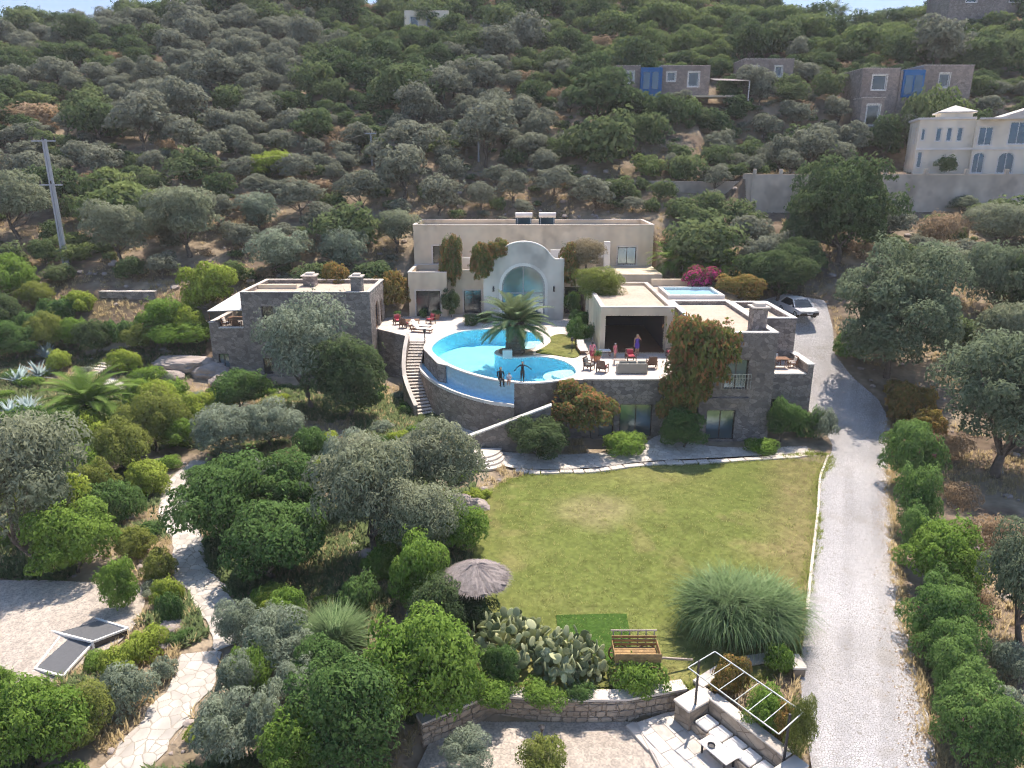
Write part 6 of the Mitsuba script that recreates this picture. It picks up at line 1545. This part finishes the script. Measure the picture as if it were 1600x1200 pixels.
# terracotta pots and terrace lamp posts
for x, y, lab in ((-7.2, 68.9, 'terracotta pot left of the clipped bushes on the terrace'), (-10.9, 68.3, 'terracotta pot beside the arched annex door'), (6.4, 53.4, 'terracotta pot near the pool end of the right terrace')):
    k = thing('plant_pot', lab, 'pot')
    part(k, 'pot', moved(trimesh.creation.revolve(np.array([[0, 0], [.20, 0], [.30, .45], [.33, .46], [.33, .52], [.27, .52], [.25, .44], [0, .42]]), sections=20), x, y, TZ), 'terracotta', 35)
    cp, _c = crown(int(x * 7) + 90, .9, 0, 14, 900, .10, .45, 'leaf_citrus', cr=.4)
    scene[k + '__foliage'] = {**cp, 'to_world': T().translate([x, y, TZ + .42]).scale([.42, .42, .55])}
for x, y, lab in ((4.75, 56.2, 'thin dark lamp post at the edge of the terrace lawn'), (-7.25, 59.2, 'thin dark lamp post at the top of the pool stair')):
    k = thing('garden_lamp', lab, 'lamp')
    part(k, 'post', tube([(x, y, TZ - .05), (x, y, TZ + 1.0)], .04, 8), 'metal_dark')
    part(k, 'lamp_head', moved(rbox(.22, .22, .26, .03), x, y, TZ + 1.1), 'metal_dark')

# ------------------------------------------------------------------ parked car
def extrude_x(profile, w, x0=0):
    m = trimesh.creation.extrude_polygon(Polygon(profile), w); v = np.array(m.vertices)
    return trimesh.Trimesh(np.column_stack([v[:, 2] - w / 2 + x0, v[:, 0], v[:, 1]]), np.array(m.faces), process=False)
car = thing('parked_car', 'white car parked at the upper end of the drive beside the stone house', 'car')
cx, cy = 25.2, 63.6; cz = ground_z(cx, cy) + .10; crz = 6
def cp_(n, m, mt, sm=False, parent=None): return part(parent or car, n, moved(m, cx, cy, cz + .03, crz), mt, sm)
def hullp(*pts): return m3.Manifold.hull_points(np.array([(s * x, y, z) for x, y, z in pts for s in (-1, 1)], float))
cp_('body', hullp((.86, -2.15, .42), (.80, -2.2, .68), (.90, -1.6, .30), (.92, -1.4, .80), (.92, 1.4, .86), (.90, 1.7, .30), (.84, 2.1, .45), (.82, 2.1, .88)), 'car_paint', 30)
cp_('cabin', hullp((.84, -1.05, .84), (.68, -.35, 1.38), (.66, .9, 1.42), (.82, 1.75, .88)), 'glass_dark', 30)
cp_('roof', hullp((.68, -.32, 1.385), (.66, .9, 1.425), (.60, -.28, 1.45), (.58, .88, 1.48)), 'car_paint', 30)
for s in (-1, 1):
    for a, b in (((-1.08, .86), (-.34, 1.40)), ((.95, 1.43), (1.72, .90))):
        cp_('pillar', bar((s * (.85 if a[1] < 1 else .68), a[0], a[1]), (s * (.68 if b[1] > 1 else .83), b[0], b[1]), .08), 'car_paint')
    cp_('headlight', tm(rbox(.34, .10, .16, .03)).apply_translation([s * .60, -2.13, .66]), 'frame_white')
    cp_('mirror', tm(rbox(.18, .10, .13, .03)).apply_translation([s * 1.0, -.75, .95]), 'car_paint')
    for yy in (-1.35, 1.3):
        w = cp_('wheel', tm(rotm(trimesh.creation.cylinder(.33, .22, sections=24), 90, [0, 1, 0])).apply_translation([s * .80, yy, .30]), 'rubber', 40)
        part(w, 'rim', moved(tm(rotm(trimesh.creation.cylinder(.20, .235, sections=16), 90, [0, 1, 0])).apply_translation([s * .80, yy, .30]), cx, cy, cz + .03, crz), 'metal_pale')
cp_('bumper', tm(rbox(1.66, .16, .24, .05)).apply_translation([0, -2.15, .42]), 'frame_dark')
cp_('number_plate', tm(rbox(.50, .03, .11, .008)).apply_translation([0, -2.245, .46]), 'frame_white')

# ------------------------------------------------------------------ people
def limb(a, b, ra, rb):
    a, b = np.array(a, float), np.array(b, float)
    s = lambda p, r: m3.Manifold.sphere(r, 12).translate(list(map(float, p)))
    return m3.Manifold.batch_hull([s(a, ra), s(b, rb)])
def smooth_union(ms, edge=.035):
    m = m3.Manifold.batch_boolean(ms, m3.OpType.Add).refine_to_length(edge)
    t = tm(m); t.merge_vertices()
    return trimesh.smoothing.filter_taubin(t, iterations=12)
def person(label, x, y, z, rz, h, J, top=None, bottom=None, dress=None, hair='hair_dark', long_hair=False, skin='skin', suit=None):
    """J: joints in body heights, facing -y: hip, chest, head and per side (l, r) shoulder, elbow, hand, knee, foot"""
    P = {k: np.array(v, float) for k, v in J.items()}
    k = thing('person', label, 'person')
    S = [limb(P['hip'] + [-.035, 0, .01], P['hip'] + [.035, 0, .01], .072, .072), limb(P['hip'], P['waist'], .078, .066), limb(P['waist'], P['chest'], .066, .078),
         limb(P['sl'], P['sr'], .038, .038), limb(P['chest'], (P['sl'] + P['sr']) / 2, .075, .045), limb((P['sl'] + P['sr']) / 2, P['head'] - [0, 0, .05], .033, .028)]
    hd = P['head']
    S += [limb(hd + [0, .008, .012], hd + [0, -.012, -.032], .056, .036), limb(hd + [0, -.055, -.008], hd + [0, -.05, .004], .009, .006), limb(hd + [-.056, .006, -.004], hd + [-.056, .006, .008], .010, .008), limb(hd + [.056, .006, -.004], hd + [.056, .006, .008], .010, .008)]
    for s in 'lr':
        sg = -1 if s == 'l' else 1
        S += [limb(P['s' + s], P['e' + s], .032, .025), limb(P['e' + s], P['h' + s], .025, .016)]
        d = P['h' + s] - P['e' + s]; d /= np.linalg.norm(d); sd = np.cross(d, [0, 1, 0]); sd = sd / (np.linalg.norm(sd) + 1e-6)
        pm = P['h' + s] + d * .045
        S.append(m3.Manifold.batch_hull([m3.Manifold.sphere(.013, 10).translate(list(map(float, q))) for q in (P['h' + s], pm + sd * .016, pm - sd * .016)]))
        for j, (o, l) in enumerate(((-.018, .036), (-.006, .044), (.006, .042), (.018, .034))):
            m_ = pm + sd * o + d * l * .5 + [0, -.003, 0]; S += [limb(pm + sd * o, m_, .0058, .0054), limb(m_, m_ + d * l * .5 + [0, -.010, 0], .0054, .0046)]
        S.append(limb(P['h' + s] + d * .012 + sd * .012, P['h' + s] + d * .042 + sd * .040, .0075, .0055))
        S += [limb(P['hip'] + [.05 * sg, 0, 0], P['k' + s], .058, .040), limb(P['k' + s], P['f' + s], .040, .024), limb(P['f' + s] + [0, .012, -.012], P['f' + s] + [0, -.085, -.020], .022, .017)]
    def put(n, m, mt, sm=True): return part(k, n, moved(tm(m).copy().apply_scale(h), x, y, z, rz), mt, sm)
    put('body', smooth_union(S, .02), suit or skin)
    if suit: put('face', limb(hd + [0, -.010, .012], hd + [0, -.018, -.028], .054, .036), skin)
    hs = [limb(hd + [0, .016, .026], hd + [0, .020, .0], .058, .054)]
    if long_hair: hs.append(limb(hd + [0, .03, 0], P['chest'] + [0, .075, .03], .055, .035))
    put('hair', smooth_union(hs, .03), hair)
    if dress:
        put('dress', smooth_union([limb(P['chest'] + [0, 0, .03], P['waist'], .088, .075), limb(P['waist'], P['hip'], .075, .092), limb(P['hip'] + [-.03, 0, 0], (P['kl'] + P['hip']) / 2, .09, .085), limb(P['hip'] + [.03, 0, 0], (P['kr'] + P['hip']) / 2, .09, .085)], .03), dress)
    if top: put('shirt', smooth_union([limb(P['chest'] + [0, 0, .03], P['waist'], .087, .074), limb(P['waist'], P['hip'] + [0, 0, .03], .074, .080), limb(P['sl'], P['sl'] * .5 + P['el'] * .5, .042, .036), limb(P['sr'], P['sr'] * .5 + P['er'] * .5, .042, .036), limb(P['sl'], P['sr'], .042, .042)], .03), top)
    if bottom: put('shorts', smooth_union([limb(P['hip'] + [-.03, 0, .03], P['hip'] + [.03, 0, .03], .080, .080), limb(P['hip'] + [-.045, 0, 0], P['hip'] * .35 + P['kl'] * .65 + [-.01, 0, 0], .068, .056), limb(P['hip'] + [.045, 0, 0], P['hip'] * .35 + P['kr'] * .65 + [.01, 0, 0], .068, .056)], .03), bottom)
def stand(**o):
    J = dict(hip=(0, 0, .52), waist=(0, 0, .62), chest=(0, 0, .72), head=(0, -.01, .935), sl=(-.105, 0, .815), sr=(.105, 0, .815), el=(-.135, .01, .64), er=(.135, .01, .64), hl=(-.14, -.03, .49), hr=(.14, -.03, .49),
             kl=(-.055, -.01, .285), kr=(.055, -.01, .285), fl=(-.06, .01, .04), fr=(.06, .01, .04))
    J.update(o); return J
person('blond woman in a purple dress standing before the dark open room', 9.75, 55.3, TZ, 0, 1.70, stand(hr=(.06, -.07, .90), er=(.16, -.05, .75), fl=(-.05, -.05, .04)), dress='cloth_purple', hair='hair_blond', long_hair=True)
person('person in a dark red skirt and pink top walking on the terrace', 6.0, 53.0, TZ, 200, 1.68, stand(kl=(-.05, -.08, .285), fl=(-.05, -.10, .05), kr=(.05, .02, .28), fr=(.05, .10, .05), el=(-.14, .06, .66), hl=(-.14, .02, .52)), top='cloth_pink', bottom='cloth_red')
person('child in a pink outfit and white cap beside the white-topped table', 7.95, 54.6, TZ, 30, 1.15, stand(), top='cloth_pink', bottom='cloth_pink', hair='cloth_white')
rim = 4.44
sit = dict(hip=(0, 0, .06), waist=(0, .0, .17), chest=(0, -.01, .28), head=(0, -.03, .49), sl=(-.105, 0, .365), sr=(.105, 0, .365), el=(-.14, -.05, .21), er=(.14, -.05, .21), hl=(-.06, -.17, .13), hr=(.06, -.17, .13),
           kl=(-.07, -.24, .09), kr=(.07, -.24, .09), fl=(-.07, -.27, -.15), fr=(.07, -.27, -.15))
person('dark-clad adult sitting on the pool rim, leftmost of the group of three', -.80, 48.52, rim, 15, 1.70, dict(sit), suit='cloth_black')
person('small child sitting on the pool rim between two dark-clad figures', -.20, 48.32, rim, -5, 1.10, dict(sit), top='cloth_white', bottom='cloth_red')
person('dark-clad figure standing on the pool rim with both arms held out', .72, 48.22, rim, 0, 1.42, stand(el=(-.24, -.02, .73), hl=(-.35, -.07, .61), er=(.25, .01, .745), hr=(.37, -.02, .66), kl=(-.06, 0, .285), fl=(-.07, .01, .04)), suit='cloth_black')
# ------------------------------------------------------------------ air
HAZE = 0.00036
scene['air'] = {'type': 'homogeneous', 'albedo': {'type': 'rgb', 'value': [.90, .94, .98]}, 'sigma_t': HAZE}
scene['haze'] = {'type': 'cube', 'to_world': T().translate([0, 0, 63.6]).scale([3300, 3300, 66.4]), 'bsdf': {'type': 'null'}, 'interior': {'type': 'ref', 'id': 'air'}}
labels['haze'] = {'label': 'thin summer haze over the whole valley', 'category': 'haze', 'kind': 'stuff'}
scene['camera']['medium'] = {'type': 'ref', 'id': 'air'}
